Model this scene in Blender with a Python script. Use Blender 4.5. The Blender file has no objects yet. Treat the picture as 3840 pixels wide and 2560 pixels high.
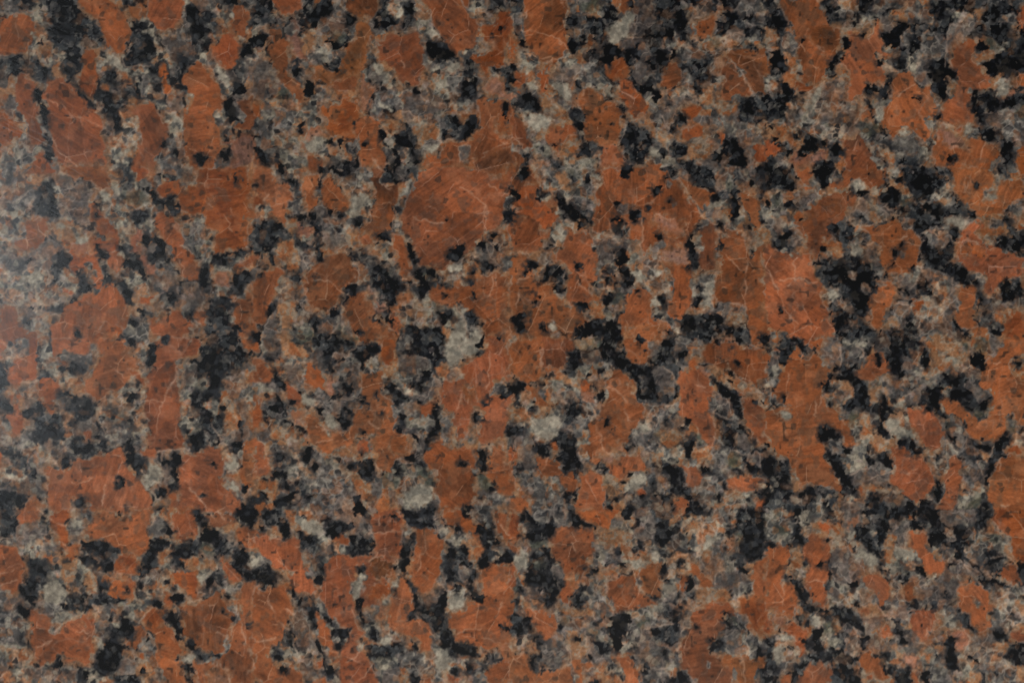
import bpy, math
import numpy as np

# ------------------------------------------------------------------ camera, light, exposure
scene = bpy.context.scene
FRAME_W = 0.24                    # metres of stone across the picture
PX = FRAME_W / 3840.0             # metres per traced unit
CAM_H = 0.46
cam_data = bpy.data.cameras.new("camera")
cam_data.sensor_width = 36.0
cam_data.lens = 36.0 * CAM_H / FRAME_W
cam_data.clip_start = 0.01
cam_data.clip_end = 100.0
cam = bpy.data.objects.new("camera", cam_data)
cam.location = (0.0, 0.0, CAM_H)
scene.collection.objects.link(cam)
scene.camera = cam

world = bpy.data.worlds.new("World")
scene.world = world
world.use_nodes = True
world.node_tree.nodes["Background"].inputs["Color"].default_value = (0.80, 0.88, 1.0, 1)
world.node_tree.nodes["Background"].inputs["Strength"].default_value = 0.05

def area_lamp(name, loc, target, size, size_y, power, color):
    ld = bpy.data.lights.new(name, 'AREA')
    ld.shape = 'RECTANGLE'
    ld.size = size
    ld.size_y = size_y
    ld.energy = power
    ld.color = color
    lo = bpy.data.objects.new(name, ld)
    lo.location = loc
    d = [target[i] - loc[i] for i in range(3)]
    from mathutils import Vector
    lo.rotation_euler = Vector(d).to_track_quat('-Z', 'Y').to_euler()
    scene.collection.objects.link(lo)
    return lo

# broad soft light from below the picture, well outside the mirror angle of the polish
area_lamp("soft_lamp", (0.12, -0.90, 0.95), (0.0, 0.0, 0.0), 0.40, 0.40, 12.9, (1.0, 0.965, 0.93))
# the window whose blurred reflection veils the left edge of the slab
area_lamp("window_lamp", (-0.72, 0.05, 1.75), (-0.12, 0.03, 0.0), 0.26, 0.26, 1.5, (0.88, 0.95, 1.0))

scene.view_settings.view_transform = 'Standard'
scene.view_settings.look = 'None'
scene.view_settings.exposure = 0.0
scene.view_settings.gamma = 1.0
scene.view_settings.use_curve_mapping = False
scene.render.film_transparent = False

# ------------------------------------------------------------------ mineral map
# Outlines of the grains, tile by tile (4 x 4 tiles of 60 x 40 mm, 235 x 157 steps each).
TRACE = """
@00
d 40 0 70 0 78 10 86 18 90 26 95 36 94 44 84 46 78 46 75 52 72 62 60 60 56 52 50 44 44 38 42 28 46 18 44 8
d 6 50 20 52 32 52 42 60 46 66 44 74 34 76 24 72 12 70 6 60
w 24 12 40 10 46 22 42 34 36 40 32 44 30 34 34 24
g 0 0 14 0 22 8 26 12 10 16 0 14
d 14 0 22 4 26 9 20 9 15 5
o 36 42 46 43 48 50 46 60 38 60 34 52
w 34 52 44 60 56 56 62 52 56 46 50 50
w 96 46 110 52 114 60 122 60 134 60 128 66 126 76 122 84 114 78 108 68 96 66 92 56 90 48
d 120 18 132 22 138 30 142 40 144 50 138 58 126 60 116 60 114 52 120 42 122 32
w 132 14 140 20 142 30 146 40 150 46 150 56 142 52 140 36 134 28
v 150 36 160 30 172 40 176 50 170 58 164 64 158 52 152 46
g 158 24 168 14 174 20 175 34 166 38 158 34
w 192 4 214 8 212 28 204 32 196 38 190 34 202 26 200 12 190 8
d 186 8 200 14 202 28 196 34 188 26
v 224 54 235 56 235 78 228 74 224 64
w 204 66 212 60 214 68 210 78 206 82
v 206 66 216 66 220 76 212 76
d 98 82 112 88 116 100 108 106 114 122 108 124 100 110 94 96 90 82
w 108 100 120 102 126 112 128 122 124 134 120 145 116 157 102 157 98 140 100 128 110 124 112 112
v 92 108 100 104 108 118 104 128 94 116
w 152 96 166 104 170 112 170 122 164 132 156 126 150 116 148 104
g 150 130 166 126 170 140 168 157 140 157 142 146
v 160 82 170 84 170 94 168 104 158 100 152 92
w 186 74 196 72 196 84 188 84
d 190 124 206 122 212 132 210 140 200 138
w 0 134 10 132 16 130 20 142 22 157 0 157
g 16 120 24 124 28 134 32 144 28 152 22 150 18 138
w 196 94 206 92 206 110 212 120 204 116 198 108
p 0 18 8 15 18 13 28 15 33 20 33 28 30 36 29 44 22 49 12 50 0 52
p 70 0 104 0 112 8 116 14 119 24 121 32 117 40 115 47 109 50 100 46 96 42 96 34 92 28 90 19 84 15 78 10 72 3
p 137 0 173 0 171 8 169 15 163 20 160 27 152 31 144 30 140 25 135 16 136 8
b 117 4 130 8 128 17 120 15
p 214 4 224 6 229 12 228 20 228 30 226 36 218 36 214 40 210 30 212 18
r 193 42 202 38 204 32 212 30 221 38 219 50 219 60 210 66 202 62 197 52
r 76 46 88 47 90 60 91 70 88 76 88 86 84 92 75 86 71 80 71 66 75 56
o 49 60 56 57 58 66 62 73 48 72
p 46 74 60 71 66 78 74 88 82 94 90 102 94 112 93 120 97 130 98 145 101 157 58 157 52 148 48 138 44 128 43 115 42 100 38 90 38 84 42 76
p 13 72 20 68 30 72 33 80 33 90 37 104 40 118 42 130 36 134 28 132 26 120 20 108 15 100 13 85
r 0 102 8 105 16 114 22 121 20 127 12 130 6 134 0 134
r 0 84 5 86 4 98 0 98
r 28 146 38 139 46 142 50 150 54 157 24 157
p 120 96 130 92 140 94 144 102 150 108 155 114 155 124 152 132 148 140 144 150 140 157 122 157 122 148 126 140 128 120 124 108 118 100
o 116 92 124 88 128 92 120 104 116 98
r 146 58 152 58 156 70 158 84 158 92 152 92 148 78 146 68
p 170 66 180 56 188 56 190 66 198 72 204 84 208 92 204 100 200 104 200 118 206 128 206 136 198 148 200 157 172 157 170 140 168 120 170 100 176 90 172 82 166 76
l 204 130 214 124 222 122 235 128 235 157 208 157 214 144 212 134
p 218 92 230 88 235 90 235 122 222 118 212 120 224 108 218 100
o 120 134 126 136 122 146 116 142
o 94 76 100 76 100 84 94 82
C 144 97 150 96 152 101 147 101
C 154 104 168 108 168 115 160 112 154 108
C 96 50 108 52 113 61 121 62 124 70 116 68 106 64 98 56
C 133 72 140 72 139 80 134 84 130 90 129 86 132 79
C 198 62 205 64 210 76 206 80 200 72
k 171 8 180 6 188 14 186 26 188 34 182 40 176 40 174 24 171 16
k 164 50 170 52 174 56 170 60 166 68 163 64 166 56
k 132 36 138 38 144 48 140 56 130 58 122 56 116 58 115 54 126 52 134 46
k 98 70 104 66 110 72 108 82 102 78
k 138 60 144 60 144 66 138 66
k 127 68 132 66 128 80 130 88 134 90 130 92 126 88
k 92 88 98 90 102 100 108 108 112 120 108 122 104 112 96 100
k 205 92 214 88 218 98 220 110 212 114 208 106
k 212 76 222 74 226 82 222 90 214 86
k 180 142 188 138 191 148 184 152 178 148
k 158 138 164 138 164 146 158 142
k 203 138 212 136 212 146 206 150 202 144
k 146 130 151 130 150 136 146 134
k 42 140 49 142 49 148 43 148
k 32 80 38 84 39 94 43 104 42 112 38 108 36 96
k 40 112 44 114 44 118 41 117
k 50 4 62 8 60 20 54 18 50 12
k 44 28 56 24 66 30 74 44 70 46 60 34 50 32
k 38 35 42 36 40 41 36 39
k 72 80 76 88 84 94 88 100 82 94 74 88
k 60 60 68 70 72 80 64 72 58 64
k 226 36 235 34 235 40 228 40
k 222 44 232 42 230 52 222 50
k 210 0 222 0 218 5 210 4
k 230 124 235 124 235 128 230 127
G 130 70 136 70 140 76 134 82 131 90 128 86 132 78
t 112 50 116 60 126 60 140 62
t 142 94 152 102 162 106 169 112
t 190 58 196 68 206 80
t 226 54 235 53
t 40 90 52 96
t 46 128 56 140 70 152
t 70 106 92 116
@01
g 0 0 16 0 24 10 38 10 32 24 24 40 10 50 0 50
w 0 40 20 34 24 46 16 56 8 66 0 72
w 12 44 26 44 24 60 14 62
d 36 8 50 14 52 28 58 38 52 44 44 38 34 28
v 52 20 68 12 80 12 86 18 82 28 80 38 84 50 74 50 66 44 56 44 54 34
w 88 18 100 16 108 20 110 28 98 32 92 26
w 48 14 56 14 58 24 52 26
w 100 32 114 30 118 40 122 50 122 60 116 68 108 60 104 46 98 40
d 106 0 120 0 124 12 116 14 108 10
y 110 16 130 18 138 28 130 32 116 28
w 134 30 150 30 146 38 132 44 122 40
d 122 38 134 36 134 48 126 50
w 126 50 140 44 142 56 130 60
g 164 0 180 0 176 12 164 12
w 200 4 216 4 216 18 206 16
o 200 8 218 4 218 18 208 16
g 218 6 230 10 228 20 218 20
w 166 40 186 42 196 54 196 64 192 78 176 76 170 60
g 174 50 190 52 188 70 176 70
o 50 50 58 45 66 48 80 56 90 64 84 72 70 78 60 70 52 60
w 64 52 74 54 86 62 78 68 68 62
v 30 70 46 62 54 66 56 76 48 90 34 94 20 92 14 84 24 76
g 0 72 14 76 24 86 30 94 16 98 0 94
d 54 74 64 78 64 88 58 96 52 106 46 104 50 92
w 16 92 42 90 46 104 36 112 20 108 4 104
w 0 98 12 96 28 110 50 110 56 122 44 128 20 122 0 114
o 40 106 66 104 68 114 56 116
w 56 92 72 94 74 104 68 116 56 112 54 102
g 12 114 30 118 44 132 30 138 16 130
d 112 94 128 96 134 108 128 124 118 120 110 104
w 114 92 128 96 138 106 140 120 128 124 120 110
g 124 112 150 112 152 124 140 132 126 126
o 120 110 144 112 142 122 128 124
v 138 92 162 92 166 104 164 118 150 112 140 102
v 166 102 196 104 196 120 192 140 186 142 182 130 172 118
w 120 60 112 72 116 84 106 80 104 66
w 192 84 212 80 216 96 204 100 192 96
l 196 92 210 94 216 108 208 114 198 106
w 196 104 212 108 210 116 200 116
d 194 76 220 72 222 80 208 88 196 82
g 174 136 192 136 192 148 180 152 172 146
w 118 120 134 130 138 144 128 152 116 138
w 118 140 138 148 138 157 116 157
d 186 140 214 142 218 157 188 157
g 26 138 44 140 46 157 36 157 30 148
p 30 0 34 6 38 14 32 14 26 8 24 4
o 24 4 36 4 40 10 36 14 26 12
b 56 0 98 0 102 10 102 18 92 18 84 10 76 10 66 12 60 6
r 120 0 136 0 138 6 130 12 124 8
r 142 14 148 8 164 8 166 16 180 12 184 0 235 0 235 46 226 42 228 60 228 74 222 74 208 74 196 80 196 66 198 56 186 50 186 42 176 40 166 36 164 26 150 26 144 20
p 25 46 34 44 44 44 46 52 44 60 38 68 30 74 20 74 8 68 12 62 24 60 22 52
r 84 26 90 28 94 38 96 44 104 48 108 54 110 66 100 64 92 60 88 54 84 44 81 32
r 66 66 84 64 98 60 108 64 112 72 104 76 94 74 90 82 94 92 96 102 92 110 86 108 86 96 84 86 76 92 70 94 64 90 64 76
l 66 66 84 62 82 74 70 76
p 98 76 108 74 116 78 116 86 112 92 106 96 100 92 96 84
l 124 52 132 52 134 60 126 66 130 76 138 80 140 84 146 86 144 94 138 96 132 86 124 80 120 72 120 62
p 140 44 146 38 154 38 160 42 164 52 168 62 172 72 180 80 184 88 184 100 172 102 164 98 160 84 154 70 148 60 142 54
p 54 134 58 124 68 118 86 112 92 108 102 102 110 108 114 116 118 130 118 140 114 146 100 157 48 157 46 142 52 138
r 96 138 112 140 114 150 104 157 84 157
r 54 104 66 106 66 114 56 116
p 0 122 14 126 18 136 22 146 34 144 38 150 38 157 0 157
o 38 130 46 134 50 142 46 142 40 138
p 136 136 146 130 164 128 174 132 178 142 174 150 170 157 150 157 142 152 138 146
o 136 134 148 128 156 132 140 142
r 188 128 192 132 188 144 178 136 176 128
p 216 114 224 116 232 106 235 106 235 157 220 157 216 142 212 134 216 124
p 216 88 226 80 235 76 235 82 224 88 216 94
r 0 88 4 90 2 98 0 98
r 130 116 142 114 136 124 128 122
C 68 60 82 62 80 68 70 66
C 52 49 58 46 62 54 54 54
C 90 20 98 19 102 28 94 30
k 127 14 134 12 140 16 144 24 150 28 142 32 138 24
k 150 26 160 24 166 34 164 40 156 38 150 34
k 122 44 130 38 134 38 130 46 124 48
k 145 1 152 2 152 6 148 8 145 5
k 130 60 142 60 150 66 156 80 156 88 148 86 142 84 138 80 142 70 134 70
k 90 68 96 74 98 80 96 86 92 80 89 74
k 108 70 114 72 122 82 132 90 136 98 140 100 136 101 128 96 122 92 114 88 116 82 110 74
k 96 92 102 96 104 102 98 102
k 74 100 80 102 84 108 82 112 76 114 72 112
k 54 72 58 76 56 88 52 94 50 90 54 84
k 46 96 54 94 54 102 48 105
k 108 104 118 108 122 118 118 121 114 114 110 110
k 62 118 69 118 68 122 63 122
k 53 116 57 118 56 128 54 130
k 181 80 187 80 186 85 182 85
k 184 88 190 86 192 98 194 104 188 107 184 104
k 196 80 206 78 204 83 198 84
k 214 96 226 90 230 96 228 104 220 110 214 106
k 192 122 204 116 214 116 216 124 210 126 204 124 196 132 196 140 192 144 190 150 190 134
k 216 142 224 142 222 150 216 146
k 152 112 158 110 162 118 160 122 152 120
k 172 128 178 128 178 133 174 133
k 128 128 134 128 132 133
k 22 84 28 82 27 86 23 86
k 28 122 33 124 32 128 28 127
k 22 136 26 138 25 140 21 139
k 148 152 152 153 152 157 149 157
k 218 72 224 74 222 80 216 78
k 217 4 222 8 220 14 217 10
k 230 70 235 70 235 75 230 74
k 232 150 235 148 235 157 232 155
k 120 138 124 140 122 143 119 142
k 88 26 92 30 94 34 90 31
K 70 91 76 92 77 98 73 97
K 69 148 73 148 72 152 69 152
K 229 12 235 14 235 16 230 14
K 88 40 91 41 89 42
D 198 124 210 124 212 136 208 144 198 144 196 136
t 58 2 64 6 74 10
t 84 12 90 18 98 18
t 0 30 14 28 26 20
t 24 62 26 68
t 34 46 36 56 44 62
t 34 62 42 58
t 160 50 166 58 170 64
t 164 80 168 90 168 98
t 186 42 186 50 194 52
t 168 70 176 76
t 188 26 196 32
t 0 96 20 94 34 86
t 212 34 216 40
@02
g 14 0 26 0 26 10 20 14 10 18 4 16
d 0 16 8 18 8 28 10 36 10 44 0 46
w 38 0 46 4 50 14 54 24 52 34 44 30 38 24
v 22 38 36 36 36 44 28 46 20 46
g 10 40 28 36 32 44 14 48
w 54 30 64 34 62 42 56 42
g 76 6 86 2 92 8 88 18 80 22
d 56 16 72 18 82 22 76 28 60 30 54 28
d 116 0 124 0 124 12 118 12
w 124 0 138 0 136 14 130 22 126 14
d 178 0 224 0 232 14 222 28 212 40 206 46 196 48 190 28 176 26 170 18 186 12
w 164 18 176 20 190 30 192 44 180 48 172 44 166 34
v 170 20 178 30 176 42 166 40
g 206 34 224 28 226 40 224 56 214 56 206 46
w 226 40 235 44 235 54 228 58 224 50
v 222 52 228 62 230 70 220 68 216 56
g 222 66 235 62 235 78 226 76
w 164 66 180 66 190 74 190 84 176 86 170 88 164 76
w 168 44 176 46 178 62 168 66
d 176 46 198 46 204 66 206 80 204 90 190 96 174 96 170 88 186 84 184 70 174 58
w 186 54 202 54 204 70 196 70
g 186 84 206 84 214 96 200 100 188 92
d 0 50 12 52 10 64 0 68
v 20 48 32 48 36 60 26 62
d 22 62 36 54 52 58 60 68 62 84 60 92 50 100 40 94 32 76 24 70
w 54 60 64 64 68 80 68 92 60 88 58 72
d 64 50 78 52 90 56 88 70 80 76 68 78 66 64
v 70 74 86 68 98 80 96 90 84 96 72 90
g 92 70 106 70 116 80 114 92 100 92 94 82
w 96 58 116 56 118 72 106 76 96 68
w 100 48 118 40 132 42 134 56 116 60 104 58
w 116 60 132 58 136 80 136 96 126 96 118 84
g 124 84 134 88 134 104 126 100
d 66 86 84 90 98 92 100 100 88 106 72 104 66 96
g 88 90 112 90 112 96 98 100
g 40 88 66 90 66 102 58 110 46 104 42 96
w 8 92 32 94 42 100 54 112 42 116 28 106 10 102
g 0 82 22 84 28 92 14 96 0 96
d 12 104 26 104 26 114 16 120 12 112
w 0 108 12 114 26 120 24 128 16 129 6 124 0 118
g 24 108 40 108 42 130 42 157 36 157 38 140 28 126
g 0 122 14 128 30 126 40 140 30 144 0 142
d 0 138 12 138 28 140 26 152 18 157 0 157
g 130 104 144 104 148 112 144 134 132 134 130 122
w 132 110 148 110 149 126 146 134 138 136 132 130
v 148 104 158 100 158 116 162 124 156 134 150 134
g 140 134 158 134 152 148 142 146
w 206 94 214 98 220 112 216 122 208 120 204 110
l 206 122 216 124 222 136 222 144 212 138
g 222 130 235 144 230 157 218 157 218 146
w 142 140 152 144 154 157 140 157
o 114 140 124 142 122 157 108 157
w 68 146 80 150 84 157 64 157
v 224 80 235 80 235 90 222 92
v 206 84 220 82 222 94 214 98
p 0 0 13 0 8 8 2 16 0 16
r 26 0 38 0 36 14 36 26 36 36 30 38 18 40 14 42 6 36 6 24 14 16 26 12
p 46 0 84 0 84 6 80 12 72 12 62 10 54 12 50 16 46 8
b 52 14 62 16 62 26 56 24
p 88 0 116 0 118 12 124 14 126 24 120 32 112 42 102 48 98 54 90 58 84 50 78 46 78 34 86 26 92 14
r 32 38 38 32 48 30 54 38 56 46 50 54 50 64 46 68 42 62 38 54 32 50
o 64 34 76 32 76 46 70 52 64 46
r 6 50 20 48 18 56 20 64 24 70 24 80 18 86 10 84 6 76 4 68 12 64 12 56
p 76 82 82 80 86 84 84 90 78 90
p 142 0 188 0 188 8 178 14 168 16 164 20 164 40 166 54 164 72 166 82 170 94 172 100 160 99 142 102 134 98 136 84 134 74 132 60 134 40 130 30 136 26 144 20
r 116 24 122 26 134 34 132 40 126 36
p 130 96 144 98 142 108 130 106
o 202 52 212 50 218 58 220 70 220 76 218 82 208 84 204 74 206 62
r 220 0 235 0 235 10 226 8
r 224 36 230 24 235 20 235 38 226 40
r 230 62 235 54 235 80 230 78
p 42 110 56 115 60 120 66 108 72 104 84 104 96 102 104 96 114 94 116 104 118 112 124 120 130 130 138 140 142 157 84 157 80 150 66 146 64 157 44 157 43 130
p 166 100 172 100 176 102 184 100 190 95 204 96 208 104 206 114 204 122 208 130 214 140 222 146 222 157 154 157 152 144 156 136 162 134 164 120 164 108
p 222 96 226 90 235 88 235 136 230 134 226 136 220 126 219 110
r 152 140 162 138 162 147 154 146
p 18 157 22 148 32 142 40 150 40 157
r 0 98 3 100 2 110 0 110
C 0 118 12 124 24 124 22 128 16 129 6 125
C 134 112 146 112 148 126 140 134 132 132
C 40 20 50 26 52 32 44 29
C 108 48 118 41 130 42 118 47
C 207 112 219 110 218 119 209 121
C 206 122 218 130 220 142 214 138
k 62 18 70 18 73 25 66 26 62 23
k 76 20 80 21 80 24 76 24
k 138 4 144 4 143 12 143 20 140 24 136 28 132 24 132 18 137 14
k 192 6 200 8 204 20 210 22 204 34 204 44 200 50 192 46 192 30 180 26 184 18 190 14
k 218 18 230 14 229 20 222 22 218 24
k 218 6 223 6 223 12 218 11
k 54 46 64 46 65 51 60 50 53 49
k 117 47 125 47 125 58 117 57
k 67 50 72 51 71 56 66 56
k 80 54 85 54 86 62 82 64 78 62
k 22 60 30 62 32 70 42 74 50 76 56 84 52 92 44 90 36 84 38 78 28 72 22 67
k 34 80 40 82 44 88 40 92 36 88
k 174 46 183 46 183 53 175 53
k 192 42 200 46 200 50 194 48
k 202 60 206 57 210 59 208 64 204 64
k 200 68 204 68 203 74 199 72
k 219 72 222 72 221 80 219 78
k 172 86 186 88 185 96 181 102 176 98
k 192 90 200 87 205 90 204 95 194 94
k 212 96 220 92 223 96 221 106 216 104
k 116 90 121 89 122 96 126 106 132 108 131 120 130 126 124 120 122 112 116 110 118 102
k 148 108 158 108 160 101 166 104 165 112 160 114 156 113 148 113
k 157 114 162 118 163 134 159 136 156 128
k 58 108 64 107 63 113 59 116 57 113
k 30 119 34 119 36 128 32 128
k 108 125 115 124 116 132 108 132
k 70 146 76 144 77 150 71 150
k 150 133 155 134 153 142 146 144 145 138
k 90 94 96 90 103 96 100 99 96 96 92 98
k 66 94 82 96 82 102 70 102
k 0 20 6 26 6 40 0 38
k 0 54 10 56 10 64 6 66
k 6 140 12 140 10 146 2 146
k 222 132 227 133 226 137 222 135
k 230 144 235 144 235 148 231 147
k 222 148 230 150 232 157 222 157
k 191 109 196 111 197 114 193 115
k 170 80 174 84 172 86
k 148 0 152 0 151 3 148 2
k 88 85 92 83 93 87 89 88
k 88 74 92 76 90 80
k 52 24 58 26 56 30 53 29
k 16 140 22 142 20 150 15 148
K 118 71 121 72 119 76 117 75
K 183 140 188 141 184 143
K 60 62 64 62 64 60
t 2 0 16 14 36 26
t 66 38 58 46
t 162 22 158 38 152 50 147 66 144 84 142 96
t 134 54 150 56
t 102 24 116 36
t 90 38 104 46
t 122 32 132 29
t 66 128 70 132 84 124
t 172 134 184 146 194 157
t 44 106 54 114 60 117
t 0 122 12 128 22 126
t 192 76 204 88 208 96
t 90 74 98 84
t 208 120 216 118 222 114
t 62 8 74 14
t 144 102 160 99 172 98
t 98 132 94 150
t 24 148 40 157
t 20 38 36 36
t 140 128 148 132
t 166 100 168 130
@03
d 0 0 14 0 18 12 18 22 10 24 4 16
d 38 0 46 0 44 8 38 8
v 14 12 40 10 45 20 40 26 24 28 16 26
w 40 10 46 12 46 18
g 0 22 14 20 20 30 24 34 14 30 6 24
w 20 30 44 24 50 32 56 40 60 50 56 60 48 58 40 48 28 42 22 36
g 40 26 48 28 48 38 42 38
o 46 10 62 10 64 20 66 26 58 28 50 24 46 20
w 52 14 62 14 62 20 54 20
w 64 6 70 4 76 10 76 16 66 14
v 64 14 76 14 76 22 70 30 64 24
g 70 0 84 0 86 6 78 12 72 6
d 24 42 40 42 46 52 42 60 34 60 26 52
o 56 38 66 36 70 48 70 58 60 70 56 60
w 70 38 82 36 86 46 84 56 76 62 72 54
o 76 54 90 58 90 74 80 76
w 68 56 76 60 76 78 68 74
w 44 60 58 62 56 68 46 66
d 20 66 30 56 42 62 40 72 34 80 24 80 20 72
w 40 64 60 68 64 76 62 80 50 84 36 80 38 74
g 36 82 56 84 60 94 48 96 40 88
w 48 92 64 90 70 94 60 100 50 102
d 60 78 84 72 104 74 116 80 108 84 92 86 78 88 64 88
g 84 84 108 84 110 98 100 104 90 104 86 94
w 92 92 108 92 110 104 96 104
v 86 100 104 104 100 112 92 118 86 108
w 112 82 140 78 138 86 130 98 116 98 108 92
w 84 116 100 112 96 124 90 134 86 128
g 128 50 140 48 148 56 146 70 140 78 128 72
w 130 60 146 62 144 78 132 76
d 78 30 106 34 104 46 98 54 86 48 80 38
g 84 38 94 42 92 50 84 46
d 126 42 146 38 146 50 128 60
d 136 24 156 24 154 34 140 40 130 38
g 140 8 152 4 158 12 156 22 144 22 138 16
o 144 36 160 34 158 48 146 46
w 150 48 160 46 160 56 152 58
d 160 30 182 26 186 38 176 46 168 54 160 48
y 182 28 198 28 198 38 186 40
o 164 42 192 40 200 46 196 54 184 56 172 54
w 182 52 196 48 194 60 186 66 180 62
d 196 20 220 20 222 32 214 42 200 40 196 30
g 204 20 218 18 220 30 208 34
w 212 34 235 34 235 50 228 50 218 44
d 216 34 228 38 232 50 235 62 226 62 216 50
o 200 14 218 8 216 18 204 18
v 188 60 198 60 206 70 190 74
w 206 62 222 64 220 86 214 86 210 76
g 178 68 186 66 190 76 186 82 180 80
w 216 84 220 92 220 100 214 96
g 0 72 20 74 20 90 14 96 0 94
v 4 78 20 76 20 88 8 92
g 0 94 20 94 26 106 27 122 24 130 0 130
w 0 120 24 122 30 132 34 144 22 148 10 140 0 134
g 0 132 8 136 8 150 0 152
y 10 144 24 142 26 154 8 157
w 0 150 8 146 24 146 36 157 0 157
d 40 140 62 132 72 138 78 148 76 157 44 157
g 40 144 72 140 72 157 38 157
g 128 112 138 114 144 122 148 134 146 144 134 146 128 132
w 110 128 124 128 140 138 148 138 144 148 128 150 106 150 104 144
v 106 136 124 136 126 148 108 150
o 124 136 140 138 140 157 130 157 126 148
w 80 148 104 146 106 157 78 157
d 104 150 126 148 130 157 104 157
g 134 128 144 128 148 142 138 142
w 166 134 176 130 182 134 176 142 168 140
d 170 118 184 118 190 126 196 136 186 138 176 130
v 150 90 160 92 160 102 152 100
g 190 136 200 134 198 142 190 140
d 166 140 178 140 180 150 184 157 172 157
w 222 104 226 112 224 122 220 116
o 146 0 184 0 182 14 178 24 164 30 160 22 160 12 150 6
p 14 0 38 0 36 8 20 12 16 8
r 46 0 68 0 66 8 60 12 66 24 66 30 74 30 74 38 66 38 58 34 52 26 56 22 46 16
p 84 0 108 0 110 8 114 2 120 6 122 0 142 0 142 6 136 14 138 24 136 34 130 40 126 42 130 48 128 56 126 60 120 60 104 60 106 44 108 36 98 28 88 24 76 24 78 14 86 8
r 106 36 126 40 128 48 124 60 106 58 104 48
r 100 64 108 60 124 60 126 74 120 80 108 80 98 74
p 0 26 8 28 14 32 20 40 23 52 22 64 18 72 12 74 6 74 0 68
r 56 38 66 34 70 42 68 48
o 76 58 90 58 90 72 82 74
p 24 92 28 86 36 88 42 94 46 98 48 108 52 110 62 100 72 94 84 92 89 100 88 110 86 116 86 130 82 142 78 142 70 136 62 138 54 132 46 140 36 142 30 132 28 118 28 104
p 156 0 180 0 182 10 184 16 178 24 166 28 160 20 158 12
p 188 2 212 0 218 8 210 12 200 14 190 10
p 216 14 226 12 235 18 235 30 228 34 220 28
r 156 56 170 54 180 54 182 66 180 74 184 80 176 82 170 76 166 72 158 66
o 144 60 156 56 160 70 148 70
r 152 70 160 70 156 90 150 92
p 136 88 148 88 154 90 150 104 158 106 164 118 168 126 174 128 164 134 168 144 174 157 150 157 146 144 142 130 140 116 134 108 130 100
r 130 98 140 88 150 92 148 104 140 112 132 106
p 122 104 130 102 134 112 128 116 130 128 116 128 114 120 122 114
r 122 130 132 128 132 136 126 134
b 164 86 170 82 182 84 190 78 200 72 206 76 212 86 216 94 214 104 210 114 206 124 202 132 194 134 186 126 176 118 166 116 166 100
p 202 42 212 46 218 54 224 62 214 64 206 60 202 54
p 222 64 235 62 235 157 180 157 178 148 182 136 196 136 204 128 212 116 214 106 220 96 220 82
p 176 136 204 138 204 157 186 157 178 150
l 200 134 206 138 210 150 214 157 192 157 192 148
r 76 96 88 98 88 108 80 106
C 42 66 56 66 62 74 60 80 48 83 38 80
C 66 6 74 8 76 14 68 12
C 180 58 190 57 190 62 184 66
C 166 134 178 130 180 134 172 140
C 50 96 62 94 58 101 50 102
C 228 42 235 40 235 50 230 50
k 178 0 188 0 186 6 180 8
k 186 8 192 12 200 18 198 24 188 28 184 26 184 16
k 218 0 235 0 233 10 230 16 224 8 218 4
k 154 12 160 15 158 20 152 22 154 16 148 8
k 76 26 88 26 98 30 106 36 102 38 96 34 84 34 76 34
k 94 48 104 46 102 54 96 54
k 84 42 90 44 88 50 86 48
k 138 24 144 26 146 32 140 36 142 42 136 46 134 38
k 128 52 140 50 136 58 128 58
k 128 62 132 66 130 72 127 70
k 162 36 172 26 178 28 176 34 182 30 180 36 170 42 162 44 157 40
k 160 46 168 44 170 50 164 51
k 197 28 206 24 206 30 200 34 198 42 195 38
k 218 42 224 44 224 52 232 60 224 61 216 50 214 46
k 222 30 226 36 220 42 218 36
k 190 62 198 60 206 64 208 70 200 70 196 66 188 70
k 206 72 212 74 212 80 208 78
k 198 52 201 54 202 58 196 59
k 158 74 166 73 170 80 164 84 156 82
k 142 80 148 82 146 87 140 86
k 155 90 165 90 166 100 164 110 164 118 160 106 152 98
k 17 86 26 87 26 93 23 97 19 93
k 27 80 32 81 38 86 38 90 30 85
k 56 82 62 83 62 87 56 86
k 64 76 76 76 80 82 78 90 72 92 70 84 64 82
k 18 114 26 116 27 122 22 119
k 25 44 31 46 31 51 27 49
k 36 48 40 46 40 52 43 56 42 60 38 58 34 54
k 26 62 32 58 36 66 34 74 28 72
k 20 68 24 70 24 78 20 76
k 91 65 98 64 98 70 92 71
k 112 98 120 98 122 108 120 116 114 112 106 110 100 108 112 104
k 98 118 106 112 108 120 112 126 110 132 106 142 104 144 96 148 90 146 88 138 90 130 96 126
k 134 115 139 116 138 121 134 121
k 172 118 178 120 182 126 178 126
k 168 118 176 122 184 128 188 136 182 132 176 126
k 74 148 81 146 81 154 73 155
k 54 136 58 132 58 142 54 142
k 0 16 6 14 6 24 0 24
k 128 144 133 144 132 149 128 148
k 106 0 114 0 112 4 108 4
k 142 0 152 0 150 2 143 2
k 152 24 150 30 160 30 156 24
k 74 40 81 42 80 46 74 44
k 94 76 104 78 102 84 94 82
K 204 88 206 90 205 93 203 91
K 154 62 156 64 154 66 152 64
K 211 96 215 98 214 100
K 115 70 117 70 117 72 115 72
K 101 97 103 97 103 99 101 99
K 61 44 64 45 62 48 60 46
K 186 38 188 40 186 42
K 228 100 230 102 228 105
K 166 108 166 118 162 112
k 166 142 174 140 172 146 168 146
k 60 26 60 26 61 27
t 18 31 30 29 45 24
t 46 6 60 12
t 222 98 224 112 228 128 235 146
t 203 134 208 144 212 157
t 170 76 178 82 188 80
t 191 0 204 10
t 49 110 62 100 72 94
t 36 124 48 116
t 90 92 80 116
t 102 60 112 58 126 62
t 138 14 144 4 152 4 158 10
t 0 152 10 144 24 146
t 80 152 100 150
t 192 86 196 84 204 78
t 200 108 208 114 206 120
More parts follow.
